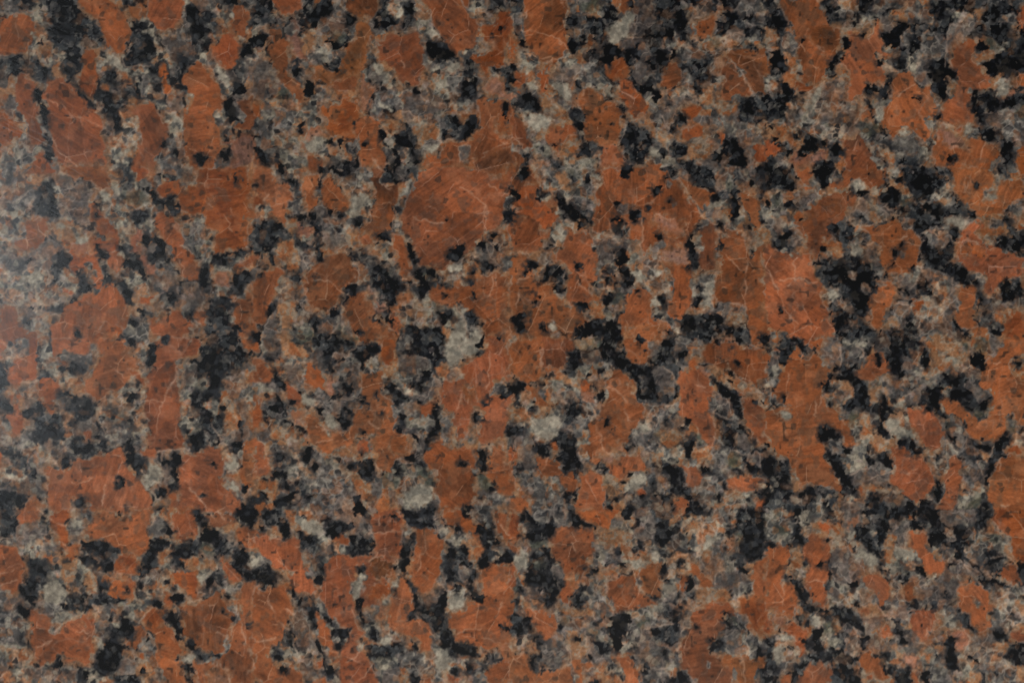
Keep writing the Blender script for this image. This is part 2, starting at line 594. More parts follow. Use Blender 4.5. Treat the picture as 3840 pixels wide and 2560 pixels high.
t 72 108 84 114
t 88 106 84 114
t 212 36 216 44
t 56 26 60 28
t 0 56 20 50
t 0 68 16 62
t 108 149 124 148
t 152 102 160 120
t 136 90 124 104
t 216 88 218 96 210 118
t 200 0 206 6
@10
d 0 0 14 0 16 14 24 20 16 24 8 22 0 26
w 0 26 10 22 12 30 8 40 10 50 0 54
v 0 54 10 56 16 66 20 76 18 84 14 90 6 92 0 90
g 56 10 66 8 82 0 82 14 86 26 82 34 70 30 62 24 58 30 52 26
v 66 14 76 8 83 12 82 24 74 26 66 20
y 70 28 82 28 84 36 80 44 72 40
w 56 44 72 42 78 46 76 54 66 60 58 56
g 42 54 56 56 52 66 54 74 46 80 40 74 44 64
l 26 20 36 17 40 24 42 34 46 44 50 56 40 54 34 48 28 38
g 26 24 34 20 38 28 32 32 26 30
d 112 0 120 0 128 6 140 0 146 4 148 12 142 22 132 26 122 30 112 26 110 14
w 120 2 134 4 138 12 134 18 122 14
v 122 26 134 20 138 26 134 32 124 32
w 144 14 154 4 160 14 162 26 168 32 160 36 152 32 146 24
g 196 0 216 0 212 12 218 22 206 26 200 16 190 8
w 198 0 210 2 212 14 200 12
v 104 58 116 60 118 70 112 78 104 72
w 106 56 118 62 126 72 136 78 140 86 128 92 112 84 116 74 112 66
l 98 66 104 74 112 84 106 94 104 104 96 106 96 92 94 78
g 110 84 128 82 132 94 126 100 124 112 114 114 106 106 108 94
d 116 98 126 98 130 106 124 112 118 110
v 135 86 142 84 152 88 152 96 158 94 170 92 174 98 164 104 156 112 144 120 138 112 133 104
w 152 66 166 62 180 66 188 70 184 80 176 90 160 88 150 80
g 178 68 190 64 196 76 192 86 180 88
w 178 94 200 92 204 104 198 118 190 126 176 130 168 120 164 106
d 166 110 186 106 190 118 180 130 170 128
v 206 70 218 70 214 80 206 88 202 80
l 216 68 226 70 232 84 235 80 235 96 222 94 210 86
d 216 62 235 56 235 84 230 84 226 70
w 142 110 156 106 166 112 170 130 168 140 156 140 146 128
o 144 118 160 112 166 120 164 130 150 134 144 126
v 154 128 168 126 168 134 156 134
g 154 134 168 132 166 142 156 140
w 116 116 130 110 132 126 130 138 122 140 114 132
w 12 120 24 118 40 124 46 134 50 144 44 157 20 157 14 144
g 0 110 12 112 14 124 12 140 14 150 6 146 0 130
g 16 104 30 100 36 106 34 118 24 122 16 118
w 36 92 54 90 58 98 62 106 64 120 66 130 56 142 46 138 40 124 44 110 34 104
l 44 118 62 112 66 128 56 142 44 138 40 130
y 18 82 28 82 32 90 26 96 18 92
w 60 124 70 126 76 140 72 150 60 148 56 140
d 90 140 100 148 98 157 74 157 78 148
g 124 140 142 136 150 146 150 157 120 157
w 134 140 144 138 144 152 134 157
g 54 78 66 82 76 86 70 92 60 94 56 88
g 150 64 160 56 166 58 164 64
l 172 64 190 56 188 62 178 68
p 13 0 42 0 41 8 34 12 28 14 20 10 14 4
o 52 0 60 0 60 8 54 8
b 83 0 112 0 112 10 106 18 98 18 90 14 83 8
p 11 26 24 24 26 34 30 42 32 54 30 60 32 72 42 76 44 84 42 93 36 95 34 88 26 80 18 66 14 56 10 48 12 38
o 42 30 50 30 57 38 54 44 50 50 46 42
b 92 20 100 20 108 28 110 32 104 44 102 56 102 62 96 68 94 80 88 84 78 82 66 86 62 80 54 70 53 60 60 60 70 66 76 62 78 52 84 42 92 34
b 66 78 76 72 92 68 94 78 88 84 76 82 66 86
p 108 36 114 38 124 31 134 34 148 28 152 38 154 44 157 52 156 62 152 70 150 78 142 80 132 76 130 68 120 62 112 54 110 46 108 40
p 150 0 188 0 192 8 200 14 206 24 206 38 198 46 190 46 182 52 178 48 172 40 166 28 162 20 160 8
p 188 0 196 0 196 6 190 6
r 208 24 218 22 222 12 232 10 235 14 235 40 228 44 230 52 228 62 216 64 214 70 208 66 206 60 196 54 200 50 214 46 216 40 206 38
p 202 94 210 88 222 92 235 96 235 157 150 157 151 148 156 141 166 143 170 134 178 130 190 130 198 126 206 118 206 108
p 235 98 226 100 220 110 224 122 235 122
r 58 98 76 96 78 90 92 90 96 98 95 108 90 116 92 128 88 134 82 132 76 128 66 124 64 114 60 106
p 92 110 104 106 112 112 116 118 114 128 116 138 120 144 121 152 118 157 98 157 94 146 92 134 90 122
o 36 108 48 110 46 120 44 130 38 128 40 118
o 120 112 132 108 128 120 120 122
p 0 130 4 142 12 152 14 157 0 157
p 46 144 56 142 62 150 60 157 48 157
r 0 94 4 96 3 108 0 110
o 76 138 86 140 86 146 76 142
C 108 57 118 62 118 66 108 60
C 154 30 160 26 168 32 158 35
C 156 134 168 132 167 140 157 140
C 44 130 58 124 64 128 56 141 46 138
C 172 66 186 56 190 62 178 67
C 112 94 122 98 124 101 114 99
k 47 15 56 8 64 0 70 4 68 14 60 16 58 24 52 26 50 18
k 84 12 92 16 86 22 82 18
k 64 38 72 38 80 42 84 30 90 34 84 44 78 46 70 44
k 62 56 74 58 76 66 70 64 64 60
k 38 54 42 54 42 62 38 72 34 70 33 64
k 46 74 54 76 54 88 46 89 44 84
k 138 4 146 2 148 8 142 14 136 12
k 108 18 114 22 114 30 108 24
k 155 36 170 36 176 44 180 50 178 56 172 60 164 56 158 48
k 136 18 142 18 142 24 136 24
k 196 68 202 70 202 80 200 90 190 88 190 78
k 194 108 204 106 204 116 196 126 188 128 190 118
k 128 120 136 116 138 126 144 134 146 144 140 140 134 134 132 150 126 157 120 157 126 142
k 136 112 138 122 136 120
k 146 80 150 84 148 86 142 84 138 80 144 82
k 0 128 6 136 12 146 14 152 6 148 0 138
k 76 130 80 128 82 136 78 138
k 80 148 88 150 86 157 78 157
k 22 148 28 152 26 157 22 157
k 144 146 150 148 148 154 142 150
k 222 26 226 27 224 31 221 30
k 216 32 219 32 218 36 215 35
k 42 112 45 114 44 124 42 122
k 66 126 71 127 70 132 65 131
k 228 96 232 95 230 116 226 110
k 12 84 15 85 14 88 12 87
k 114 120 118 122 117 134 113 130
k 0 0 10 0 8 6 2 5
k 0 34 10 32 6 44 0 42
K 88 131 92 131 92 134 88 134
K 98 131 101 132 101 135 98 134
V 186 134 197 132 196 144 190 150 186 146
B 196 148 210 141 225 134 235 130 235 157 200 157
t 200 145 216 138 232 131
t 186 148 186 136 196 130
t 152 34 156 44 158 50
t 0 28 6 24 14 20
t 132 88 137 84 140 84
t 106 96 106 108
t 132 102 142 104
t 150 34 164 32
t 106 136 108 144 114 157
t 134 56 138 68
t 166 6 160 16 164 30
t 174 130 182 128
t 168 110 166 126 170 130
t 0 53 8 52
t 16 100 30 100
@11
g 15 0 40 0 42 10 42 24 36 18 22 10
w 30 0 44 0 42 10 36 8
w 72 8 104 6 110 14 108 24 104 34 96 40 86 38 84 26 78 16
g 60 0 104 0 104 8 90 14 74 8
d 116 0 148 0 148 8 130 11 116 8
w 130 10 146 6 142 20 136 26 128 32 128 18
g 28 28 42 26 44 38 34 40 28 34
w 4 34 14 36 12 46 4 46
d 0 46 16 44 26 52 26 62 14 70 4 76 0 76
v 42 34 62 28 66 38 76 42 76 46 60 50 44 50
g 60 44 76 42 92 44 96 54 90 70 76 74 64 68 60 58
w 88 34 104 28 104 40 92 44
o 80 56 96 54 96 68 90 74 82 64
v 66 60 80 62 82 74 72 76 64 68
o 28 44 38 42 38 54 34 60 30 52
o 20 64 36 62 40 76 38 92 30 90 20 78
l 36 48 52 50 52 60 42 64
w 38 62 54 56 56 80 46 84 38 78
v 38 72 52 76 50 86 44 94 38 88
g 12 74 22 76 24 88 16 88
v 0 86 14 88 10 98 0 104
g 90 64 98 66 110 70 124 70 126 84 132 94 136 100 130 102 120 92 108 88 108 104 98 110 92 104 98 90 96 80
w 110 74 124 70 126 84 116 86
d 104 86 120 90 134 102 132 112 128 126 120 132 124 120 114 112 106 104
w 16 104 34 98 42 106 44 120 32 122 20 120 16 112
g 34 104 44 100 46 118 38 118
v 40 116 50 120 54 134 44 134 40 126
o 20 120 34 118 36 136 34 148 22 144 18 130
o 18 146 30 146 34 157 20 157
v 4 120 18 116 18 134 20 157 4 157 8 140
w 34 134 48 136 52 144 42 148 36 144
y 38 148 52 146 60 152 56 157 36 157
d 44 132 56 130 78 118 78 132 72 140 66 148 60 157 54 146 46 142
v 54 140 78 134 88 144 92 150 84 152 66 150
y 72 144 80 142 84 150 94 157 68 157
v 202 68 220 70 226 80 235 72 235 94 220 93 208 84 200 78
g 208 66 226 50 235 46 235 92 226 84 218 78
o 224 52 235 50 235 60 226 62
o 134 114 146 112 148 120 138 124
w 148 102 162 118 172 126 180 124 190 126 192 140 192 152 170 148 160 144 140 142 134 132 140 122
g 160 130 174 134 172 144 156 140
w 180 124 192 132 194 148 186 146 184 138
v 176 80 192 82 190 94 180 102 174 94
w 172 86 190 86 188 93 174 93
w 190 76 200 74 206 80 192 80
v 184 94 190 92 184 103 174 100
g 190 142 208 144 208 157 196 157
o 170 144 192 148 188 157 172 157
d 142 144 170 144 178 157 148 157
g 146 102 158 100 158 118 150 122 142 108
y 150 92 166 88 166 102 156 100
v 124 0 140 0 140 6 130 8
o 108 150 116 152 114 157 104 157
p 0 0 14 0 18 10 28 10 34 16 38 22 36 26 30 28 28 40 28 52 24 48 18 44 12 38 8 28 0 22
r 0 22 6 26 4 34 0 38
p 44 4 58 2 56 14 56 22 60 28 56 34 46 34 42 28 42 16
p 60 10 70 4 76 14 82 22 86 28 85 36 78 40 72 39 66 36 60 28 56 20
b 104 0 114 0 118 4 116 10 130 12 132 22 128 34 128 42 124 48 124 54 116 60 110 68 100 66 98 58 96 54 104 44 102 36 106 28 110 18 104 8
p 148 0 235 0 235 18 232 26 230 36 226 46 220 54 212 56 208 66 202 66 201 74 194 76 188 80 180 78 178 92 170 95 166 90 160 86 148 88 146 74 140 62 134 56 132 44 134 36 138 26 144 14
p 124 58 134 60 140 74 142 84 144 92 140 98 134 96 130 86 126 76
p 44 94 50 88 60 82 66 78 80 76 86 80 94 88 94 96 92 104 82 108 80 114 72 124 66 130 58 132 50 126 46 116 44 106
p 0 100 8 90 20 88 28 92 26 100 18 110 16 118 12 124 10 132 8 140 0 146
p 80 118 90 112 100 110 108 122 110 134 118 140 126 144 130 152 128 157 96 157 88 144 80 134 78 126
l 102 106 110 112 116 120 122 130 116 134 108 132 106 120
p 120 138 128 128 132 136 136 142 132 150 124 146
p 160 104 170 102 180 106 192 104 200 100 198 94 210 93 235 96 235 157 208 157 206 144 208 138 200 132 192 128 188 122 178 126 170 122 160 118 158 110
o 190 84 200 82 208 90 204 100 192 98 188 94
p 94 60 104 58 110 72 104 70 98 68
C 176 86 190 85 190 92 178 93
C 86 26 98 20 104 26 98 34 88 40 90 30
C 185 138 192 136 193 150 188 157 176 157 180 148
C 196 146 206 147 208 157 196 157
k 25 4 30 2 35 8 36 16 32 12 26 8
k 38 20 42 21 40 25 37 23
k 58 0 62 2 60 10 56 14 57 6
k 66 0 84 0 80 4 70 4
k 117 4 122 3 130 8 130 10 118 10 115 8
k 56 21 60 24 59 27 56 24
k 66 36 71 38 70 41 66 39
k 75 40 78 41 77 44 75 43
k 40 40 48 40 46 50 42 50 38 46
k 54 48 60 48 59 60 60 70 61 82 56 82 55 70 54 58
k 50 38 58 40 58 46 50 46
k 92 46 100 46 98 52 92 50
k 98 32 104 32 102 38 98 38
k 42 62 47 62 46 70 41 68
k 16 46 24 50 24 58 16 60 8 52
k 10 60 22 60 18 66 12 64
k 4 66 12 68 12 74 6 74
k 0 70 3 72 2 76 0 75
k 12 76 16 80 18 86 14 86
k 112 60 120 58 121 62 116 66
k 118 62 123 66 118 64
k 139 62 143 66 145 74 148 82 146 86 141 80 141 72
k 188 68 191 68 190 74 186 80 180 82 176 79 178 74
k 202 66 211 66 210 70 204 74 202 70
k 216 58 221 60 220 66 216 64
k 219 68 223 70 222 73 218 70
k 210 85 219 88 218 92 210 91
k 230 28 235 20 235 48 229 47
k 107 82 114 86 118 90 125 94 126 104 132 104 130 112 124 108 116 100 116 94 108 90
k 34 97 41 95 43 102 38 103 34 100
k 82 108 90 104 93 106 90 116 86 112
k 78 122 84 114 86 118 80 122
k 192 102 199 100 201 110 202 116 199 116 197 108
k 144 92 158 90 166 89 166 98 160 96 154 92 156 102 162 104 158 108 154 112 152 120 150 112 151 100 146 98
k 138 104 144 102 142 110 138 108
k 170 95 175 98 174 101 168 98
k 170 103 178 106 172 106
k 172 112 176 116 174 118 172 116
k 10 124 16 122 14 132 9 132
k 48 138 53 130 56 138 54 148 48 142
k 33 144 38 146 38 152 34 150
k 106 134 114 135 120 132 128 138 126 144 120 138 110 137
k 116 98 120 98 118 104 114 104
k 128 106 132 104 132 108
k 166 130 172 132 175 130 179 132 177 138 172 142 172 136
k 192 130 198 128 200 134 208 138 210 148 206 144 202 140 196 140
k 140 145 146 143 152 146 148 152 142 154
k 150 146 158 144 158 150 154 153
k 0 148 4 148 3 154 0 153
k 97 83 103 84 102 86 98 86
k 90 146 96 144 97 148 94 150
K 190 33 196 35 195 38 190 36
K 174 45 180 48 179 50 174 48
K 54 95 55 100 51 98
K 2 93 5 94 4 96 2 96
K 200 86 204 90 199 95 200 90
B 232 0 235 0 235 10
k 208 144 212 146 210 157 206 157 208 150
k 76 152 88 157 60 157 66 150 74 148
k 224 152 228 154 226 156 224 155
k 196 152 199 153 197 155
y 156 92 164 92 163 98 158 97
t 188 14 198 22 208 28 212 32 210 46 210 54
t 170 48 184 56 192 64
t 214 12 222 18
t 224 20 230 20
t 18 16 30 18 36 22
t 6 26 12 20
t 120 14 128 20
t 80 74 88 82 94 88
t 52 100 68 103 80 112
t 110 112 120 128
t 104 40 114 42
t 106 29 124 30
t 126 40 124 54
t 66 60 78 70
t 216 96 216 108 212 116
t 220 96 220 118
t 170 107 190 107
t 78 146 78 130 80 120 86 112
t 212 74 220 86 224 94
t 124 98 140 100
t 0 32 6 26
t 38 82 52 84
t 128 114 116 114 113 118
t 136 42 160 46 174 48
t 184 126 192 138 194 150
t 66 154 70 146 76 142
@12
v 4 0 24 0 26 12 18 18 12 16 8 10
o 22 0 40 4 50 10 46 20 36 12 26 10
w 26 12 40 12 46 20 44 28 30 26 20 20
v 28 22 44 24 44 34 38 40 30 40 26 32
v 52 8 64 10 68 24 64 28 54 22 48 18
d 52 0 90 0 92 12 98 8 104 18 96 26 84 22 72 28 66 26 62 12 52 8
v 70 10 80 8 82 14 76 18 70 22
y 80 0 94 0 90 6 82 4
g 80 14 90 10 94 20 96 28 98 38 96 48 84 50 76 42 74 30 72 24
w 98 16 112 12 114 24 104 30 98 26
d 88 8 104 2 116 4 112 12 100 18 92 16
o 114 4 130 4 132 20 130 30 118 34 112 26
w 120 6 128 6 128 14 120 12
g 130 0 144 0 142 8 132 8
v 132 12 154 14 160 22 154 28 150 36 140 40 132 32
w 124 32 142 30 146 38 136 44 126 42
d 144 2 166 0 176 10 172 18 164 22 156 14 148 12
w 170 0 204 0 206 12 198 14 188 12 184 22 174 26 176 12
v 178 28 190 28 190 34 182 38 176 34
v 156 34 166 34 170 44 168 52 156 52 150 46
w 136 44 150 42 148 50 136 48
d 120 44 136 44 142 52 138 60 126 56
g 134 56 150 50 154 58 148 66 136 70 130 64
w 138 68 156 70 158 78 148 84 140 80
v 132 78 146 78 156 90 156 104 150 112 136 114 132 110 144 104 144 92
g 172 66 182 66 182 76 178 88 172 80 170 72
v 76 52 84 54 82 62 74 66 66 58
l 64 30 74 30 76 42 74 50 66 52 60 42
v 52 46 66 52 72 54 58 56 52 54
w 40 50 48 47 53 55 48 60 42 58
v 58 60 62 56 70 64 68 70
w 62 62 70 66 80 74 70 80 64 76
v 66 78 80 76 80 82 70 84
g 0 44 26 42 30 56 28 70 18 72 8 64 8 54
w 0 40 14 42 18 46 8 56 0 48
d 10 56 26 54 28 68 16 70
l 30 60 44 62 50 70 54 78 44 80 34 76
o 14 76 34 78 40 88 30 92 14 92
w 8 72 24 72 28 78 10 80
w 30 84 46 84 48 96 46 106 36 110 28 100 30 94
g 14 94 30 94 34 108 22 112 14 106
v 0 80 12 80 12 94 4 90
g 46 100 64 102 74 98 86 98 88 112 82 122 60 124 50 116
w 66 104 86 98 92 106 86 122 70 118 62 112
g 14 112 34 106 48 112 54 120 56 130 40 134 24 130
w 32 114 50 112 58 126 48 132 36 126
g 34 126 90 120 90 136 94 142 88 157 44 157 40 142
d 34 128 48 128 48 140 56 142 50 148 40 140
v 78 134 90 132 88 144 78 140
o 90 112 100 118 104 130 108 142 100 146 92 140 88 124
v 104 128 114 130 114 144 108 144
y 114 122 130 120 132 136 116 136
w 130 114 148 116 150 128 164 132 166 144 158 150 150 156 134 157 128 148 130 134
y 148 116 160 118 165 128 162 134 150 128
v 118 140 130 138 128 150 122 148
y 204 120 214 122 220 134 216 138 204 134 200 126
g 200 140 220 138 222 144 235 144 235 157 200 157 198 146
w 224 144 235 142 235 148 228 148
o 0 126 20 128 22 140 14 157 0 157
g 218 38 235 36 235 44 224 44
g 190 72 200 76 206 86 200 94 192 90
y 194 88 204 90 202 96 196 94
o 28 24 20 26 22 34 28 30
o 166 22 174 20 178 26 174 36 168 34
o 194 16 190 24 184 24 186 16
w 186 12 198 14 194 18 188 17
w 222 88 235 90 232 98 224 96
p 0 14 6 16 12 22 16 26 14 38 10 38 0 36
r 46 20 52 20 62 28 66 34 62 44 50 42 44 38 44 28
p 28 38 38 44 42 52 40 58 34 60 28 46
r 0 48 6 52 6 66 4 80 0 80
p 44 70 50 66 58 70 62 80 66 84 78 84 88 80 90 62 98 58 102 50 98 48 96 40 98 28 106 30 114 26 118 26 118 46 118 50 126 56 130 74 128 82 138 85 143 92 144 100 138 108 130 112 126 120 118 121 112 118 108 110 108 98 104 90 94 84 92 88 94 96 96 104 90 104 82 96 76 98 66 108 62 104 50 96 48 84
r 92 88 106 88 106 104 98 106 92 100
p 0 88 8 94 12 108 12 122 0 126
p 150 58 164 54 164 62 158 72 152 74 150 66
p 158 94 170 90 176 94 180 92 182 100 190 96 198 100 200 108 202 120 200 128 204 140 196 150 192 157 170 157 168 146 164 130 166 120 158 116 154 108
p 171 34 180 36 190 34 186 28 192 20 200 14 210 10 210 0 235 0 235 38 222 36 216 46 224 50 232 50 235 48 235 60 230 80 226 90 212 98 206 94 202 86 206 74 210 66 202 62 198 66 196 72 192 88 182 92 186 86 180 76 180 68 170 62 170 46
p 214 96 222 94 228 98 235 98 235 142 222 140 216 128 210 122 206 120 214 110
o 178 90 186 88 188 94 180 98
r 112 144 116 140 122 146 126 157 108 157
r 116 0 128 0 130 10 130 22 120 22 114 12
p 44 20 50 18 48 28
C 174 0 204 0 206 8 200 14 190 12 184 22 178 27 174 20
C 42 48 50 47 54 56 48 60 43 56
C 64 66 70 68 79 75 70 80 66 78 64 74
C 134 138 146 132 162 134 162 146 150 154 140 150
C 124 34 134 36 134 44 126 44
k 16 26 24 30 26 36 27 44 22 42 17 34
k 62 9 68 8 70 14 70 20 73 22 71 28 66 24 64 16
k 74 18 80 14 82 16 76 18
k 104 4 114 3 112 10 106 12 102 8
k 92 10 99 10 98 18 93 16
k 144 3 152 2 156 7 154 12 148 14 144 9
k 156 24 162 24 160 30 158 36 153 37 153 28
k 150 36 156 36 152 48 150 44
k 203 3 208 2 208 10 203 9
k 82 40 90 38 88 44 85 48 81 44
k 120 40 128 41 127 47 121 46
k 130 48 139 48 138 54 133 53
k 50 45 54 45 54 50 50 49
k 17 49 22 50 25 58 20 56
k 31 55 36 56 34 60 30 59
k 25 72 32 72 34 77 29 79 26 76
k 57 60 64 60 60 68 57 65
k 82 61 89 58 88 66 84 66
k 73 66 80 65 84 72 87 75 82 81 79 75 73 71
k 102 56 106 58 105 63 102 62
k 97 54 100 54 99 58
k 112 49 115 50 112 55
k 130 66 137 67 136 76 131 74
k 141 84 146 82 148 90 149 98 144 96 143 90
k 137 108 144 102 149 108 146 112 140 111
k 163 58 168 58 170 66 169 74 172 82 169 86 160 88 162 80 160 72 162 64
k 200 67 208 66 211 70 206 75 200 73
k 220 44 235 42 235 50 228 52 222 50
k 214 48 216 49 216 51 213 51
k 204 100 210 96 215 94 214 108 215 116 206 119 202 114 204 108
k 186 111 193 113 188 115
k 96 83 103 82 102 88 99 88
k 96 110 106 110 106 122 104 126 96 124 95 116
k 53 112 60 111 59 117 55 120 52 116
k 46 98 50 98 50 108 46 112 44 108
k 54 102 60 100 60 106 56 105
k 18 104 28 106 26 112 20 110
k 14 120 26 118 32 116 34 124 26 130 18 128
k 16 147 24 142 30 142 32 138 38 138 37 148 30 151 20 152
k 5 138 10 140 10 146 5 145
k 6 150 12 152 10 157 6 157
k 90 142 96 141 98 148 104 152 104 157 90 157 92 150
k 153 150 160 150 164 154 160 157 152 157
k 192 150 200 150 196 157 192 157
k 130 117 133 119 132 122 129 121
k 143 38 146 36 145 40 143 41
k 129 78 134 80 133 83 130 82
k 148 53 153 54 150 58
k 0 144 2 146 0 150
k 114 122 120 121 118 125
k 232 78 235 76 235 90 233 86
k 10 15 15 18 14 20 11 18
k 7 126 10 128 8 131
k 156 90 160 90 158 93
k 52 0 56 0 54 4
k 214 134 218 132 218 138
k 92 112 84 115 88 117
k 28 130 34 132 30 136 26 134
K 209 55 213 57 212 61 209 60
K 183 67 186 67 185 70 183 69
K 168 106 170 107 170 109 168 109
K 112 65 116 65 115 67
K 115 104 119 105 116 105
K 38 45 41 46 40 48
K 97 103 100 104 99 106
K 188 17 190 17 189 19
B 190 42 202 40 204 50 200 58 190 54
B 124 92 136 85 142 90 140 100 132 106 126 106 124 98
Y 106 84 112 86 108 90 103 88
t 214 10 215 24 214 36 210 42
t 188 50 187 60 182 68
t 190 66 188 76 182 84
t 94 76 104 74 112 79
t 118 68 122 76 126 82
t 138 85 128 90 124 98
t 200 34 196 44 194 56
t 62 82 72 80 80 75
t 46 24 43 34 36 41 27 38
t 53 57 66 57 72 54
t 76 52 84 52 96 50
t 92 4 84 12 76 18
t 189 10 188 2
t 0 88 8 94 12 108
t 0 116 14 115
t 108 112 114 120
t 156 16 160 23
t 166 34 170 38
t 228 0 226 8 220 12
t 180 26 188 27
t 48 126 56 130
t 56 92 70 90
t 28 64 34 74 40 78
t 128 44 136 46 148 47
t 204 64 198 66
@13
o 0 2 10 6 8 16 0 18
d 4 0 30 0 32 12 30 24 22 20 14 12 6 10
w 10 10 22 14 20 22 12 16
o 26 0 40 0 42 14 36 18 30 10
w 36 0 56 0 64 12 64 22 58 30 50 22 42 16
g 48 0 60 0 60 8 50 6
d 60 6 72 8 88 8 90 16 76 18 72 24 64 20
v 64 0 100 0 108 8 108 24 100 28 92 24 88 12 74 8
d 42 20 54 20 62 26 62 34 54 40 44 34 40 26
w 56 22 66 22 68 30 60 34
v 36 32 48 32 50 40 40 38
g 44 40 58 38 62 52 58 58 50 56 46 48
w 70 26 84 28 88 34 80 38 70 34
v 94 24 108 24 110 32 104 38 96 38
d 86 18 98 20 110 28 106 38 96 40 84 36
v 134 24 142 14 142 32 134 32
w 136 10 146 12 144 22 136 20
d 134 0 166 0 166 14 152 16 138 10
v 164 0 172 6 174 14 168 18 164 12
w 168 14 186 12 186 22 196 30 192 40 178 50 172 44 176 28
d 200 8 222 8 226 24 228 34 235 36 235 46 216 50 204 50 206 34 200 20
w 216 8 224 12 226 26 220 22
w 218 36 226 30 226 40 220 44
o 190 26 206 26 212 34 206 44 198 52 190 40
w 188 20 200 22 208 28 198 34
d 172 34 190 30 196 44 206 54 208 66 206 76 196 74 186 66 178 70 172 50
v 184 50 200 50 204 62 192 68
g 168 46 174 58 178 70 170 74 166 66
v 198 56 208 54 208 70 200 70
w 178 64 192 68 194 80 190 90 180 90 172 84 174 74
g 0 42 6 46 8 52 0 54
w 0 32 3 40 0 44
d 0 50 12 50 22 56 18 66 8 68 0 64
o 22 50 32 52 34 58 24 58
o 20 62 28 62 30 72 24 70
v 30 68 46 74 56 70 58 80 52 88 36 90 32 78
d 34 78 50 78 54 88 40 90
g 34 92 46 90 54 100 54 112 44 118 34 112 32 100
d 30 98 34 112 30 122 36 128 28 124 26 112
v 34 116 50 112 58 118 58 126 66 134 72 150 58 156 44 140 38 126
w 38 128 54 124 58 134 52 144 42 142
v 44 140 56 142 60 157 44 157 40 148
w 16 124 30 126 38 134 36 142 20 140
g 16 122 26 126 22 132
w 86 66 96 60 94 72 94 80 88 80
w 92 50 98 52 100 60 94 64
l 94 68 102 70 100 78 94 76
v 92 88 110 86 122 84 122 98 118 106 104 110 92 106
w 98 98 114 98 116 106 102 110
l 110 86 122 86 122 98 112 98
w 114 76 126 74 124 86 114 86
g 96 90 106 92 98 96
w 94 112 120 104 130 114 142 116 142 124 128 124 116 122 100 126 92 120
g 126 110 142 116 136 124 126 118
d 104 108 114 108 114 118 106 118
d 102 122 130 118 138 126 130 132 112 130
w 106 132 124 136 126 148 118 157 110 150
g 128 128 158 126 164 134 162 146 152 154 142 148 130 140
w 150 126 176 124 182 136 176 148 184 152 184 157 160 157 156 144
v 118 146 130 142 132 157 112 157
o 130 142 138 142 142 157 130 157
w 180 130 208 134 212 146 208 157 184 157
g 192 136 210 138 210 152 198 157 190 148
o 200 124 220 126 212 138 202 134
g 204 122 226 126 224 134 210 134
v 142 74 164 72 166 84 164 96 156 104 146 98 142 86
d 140 88 176 80 178 96 168 104 152 98
d 160 98 178 104 184 120 176 126 166 124 160 112
w 188 84 178 90 176 84
v 160 104 168 112 166 124 160 120
d 178 118 204 124 204 132 182 130
d 58 40 66 38 66 52 62 54 58 50
v 54 62 60 66 56 70
y 56 30 62 30 60 36
o 22 134 36 138 38 150 16 150 18 142
w 0 142 0 142 1 143
g 160 64 170 62 176 70 168 76 160 72
o 176 86 190 88 186 96 176 96
w 124 54 134 56 132 66 124 66
p 0 22 8 18 14 22 26 24 38 22 42 28 40 34 44 40 46 46 48 56 54 66 58 68 56 74 50 80 46 76 36 74 30 66 28 60 32 54 24 52 16 50 6 44 2 34
p 0 66 8 70 20 68 26 66 30 78 34 88 32 96 30 106 28 112 26 124 16 122 12 130 18 140 20 144 38 140 44 150 44 157 0 157
r 72 18 82 17 88 22 88 30 80 30 72 26
p 104 0 134 0 135 14 134 28 134 38 126 46 124 56 122 66 128 68 122 76 112 86 98 92 94 86 94 76 102 70 98 62 100 50 92 52 94 62 86 64 88 80 92 86 90 98 94 108 102 112 92 118 94 122 104 134 110 148 112 157 74 157 76 140 70 140 60 126 72 128 78 122 88 110 82 106 74 104 68 96 66 88 56 82 56 76 60 66 62 56 64 44 70 36 82 38 92 38 106 36 110 28 108 16 104 8
p 52 86 60 92 68 106 72 118 76 130 70 134 62 124 56 114 54 100
p 146 14 152 12 162 14 168 18 174 26 172 40 170 54 166 64 162 72 150 74 144 68 142 56 142 40 146 26
p 134 60 140 62 142 70 146 76 146 88 140 94 138 100 152 98 160 102 162 112 160 128 152 128 148 118 142 114 130 110 120 104 122 90 124 78 128 68
r 172 0 194 0 200 8 206 14 206 24 196 22 188 16 180 12 172 8
p 218 0 235 0 235 32 230 30 224 22 220 10
p 214 46 222 46 235 46 235 116 235 157 210 157 208 146 216 140 224 136 224 124 206 126 198 122 184 118 176 104 178 94 190 88 194 82 210 82 206 66 208 54
p 152 150 160 150 162 157 150 157
p 176 148 188 152 186 156 176 154
b 104 40 124 40 126 50 122 64 104 60
r 106 62 124 64 124 74 114 80 104 80
r 54 134 62 134 62 142 56 144
l 224 122 235 118 235 142 226 136
r 46 157 56 152 64 151 66 157
C 166 126 176 125 180 136 174 146 166 146 164 136
C 88 70 94 63 96 70 94 80 88 78
C 112 118 124 112 124 120 114 122
C 36 6 60 8 62 18 54 20 44 16
C 174 80 186 74 192 80 190 88 180 88
C 124 64 130 64 129 69 125 69
k 89 0 102 0 98 4 90 3
k 134 0 152 2 160 6 164 10 152 15 147 12 138 8
k 126 2 130 3 130 7 126 6
k 71 8 78 8 82 14 76 22 70 25 65 22 66 16
k 82 10 88 9 88 13 84 15
k 6 0 14 2 12 11 8 8
k 24 8 30 12 31 20 26 25 22 18
k 4 13 8 14 6 17
k 39 18 43 18 43 21 40 21
k 86 19 92 22 94 30 100 32 104 38 98 39 92 36 84 38 90 32
k 140 22 144 22 142 34 141 44 138 54 132 55 126 50 132 42 134 34
k 138 58 142 66 148 74 148 84 142 92 141 98 140 94 146 86 145 76 140 70
k 52 58 60 57 60 62 54 63
k 0 54 10 54 20 58 16 64 10 68 4 64 0 60
k 32 68 36 77 34 78 30 72
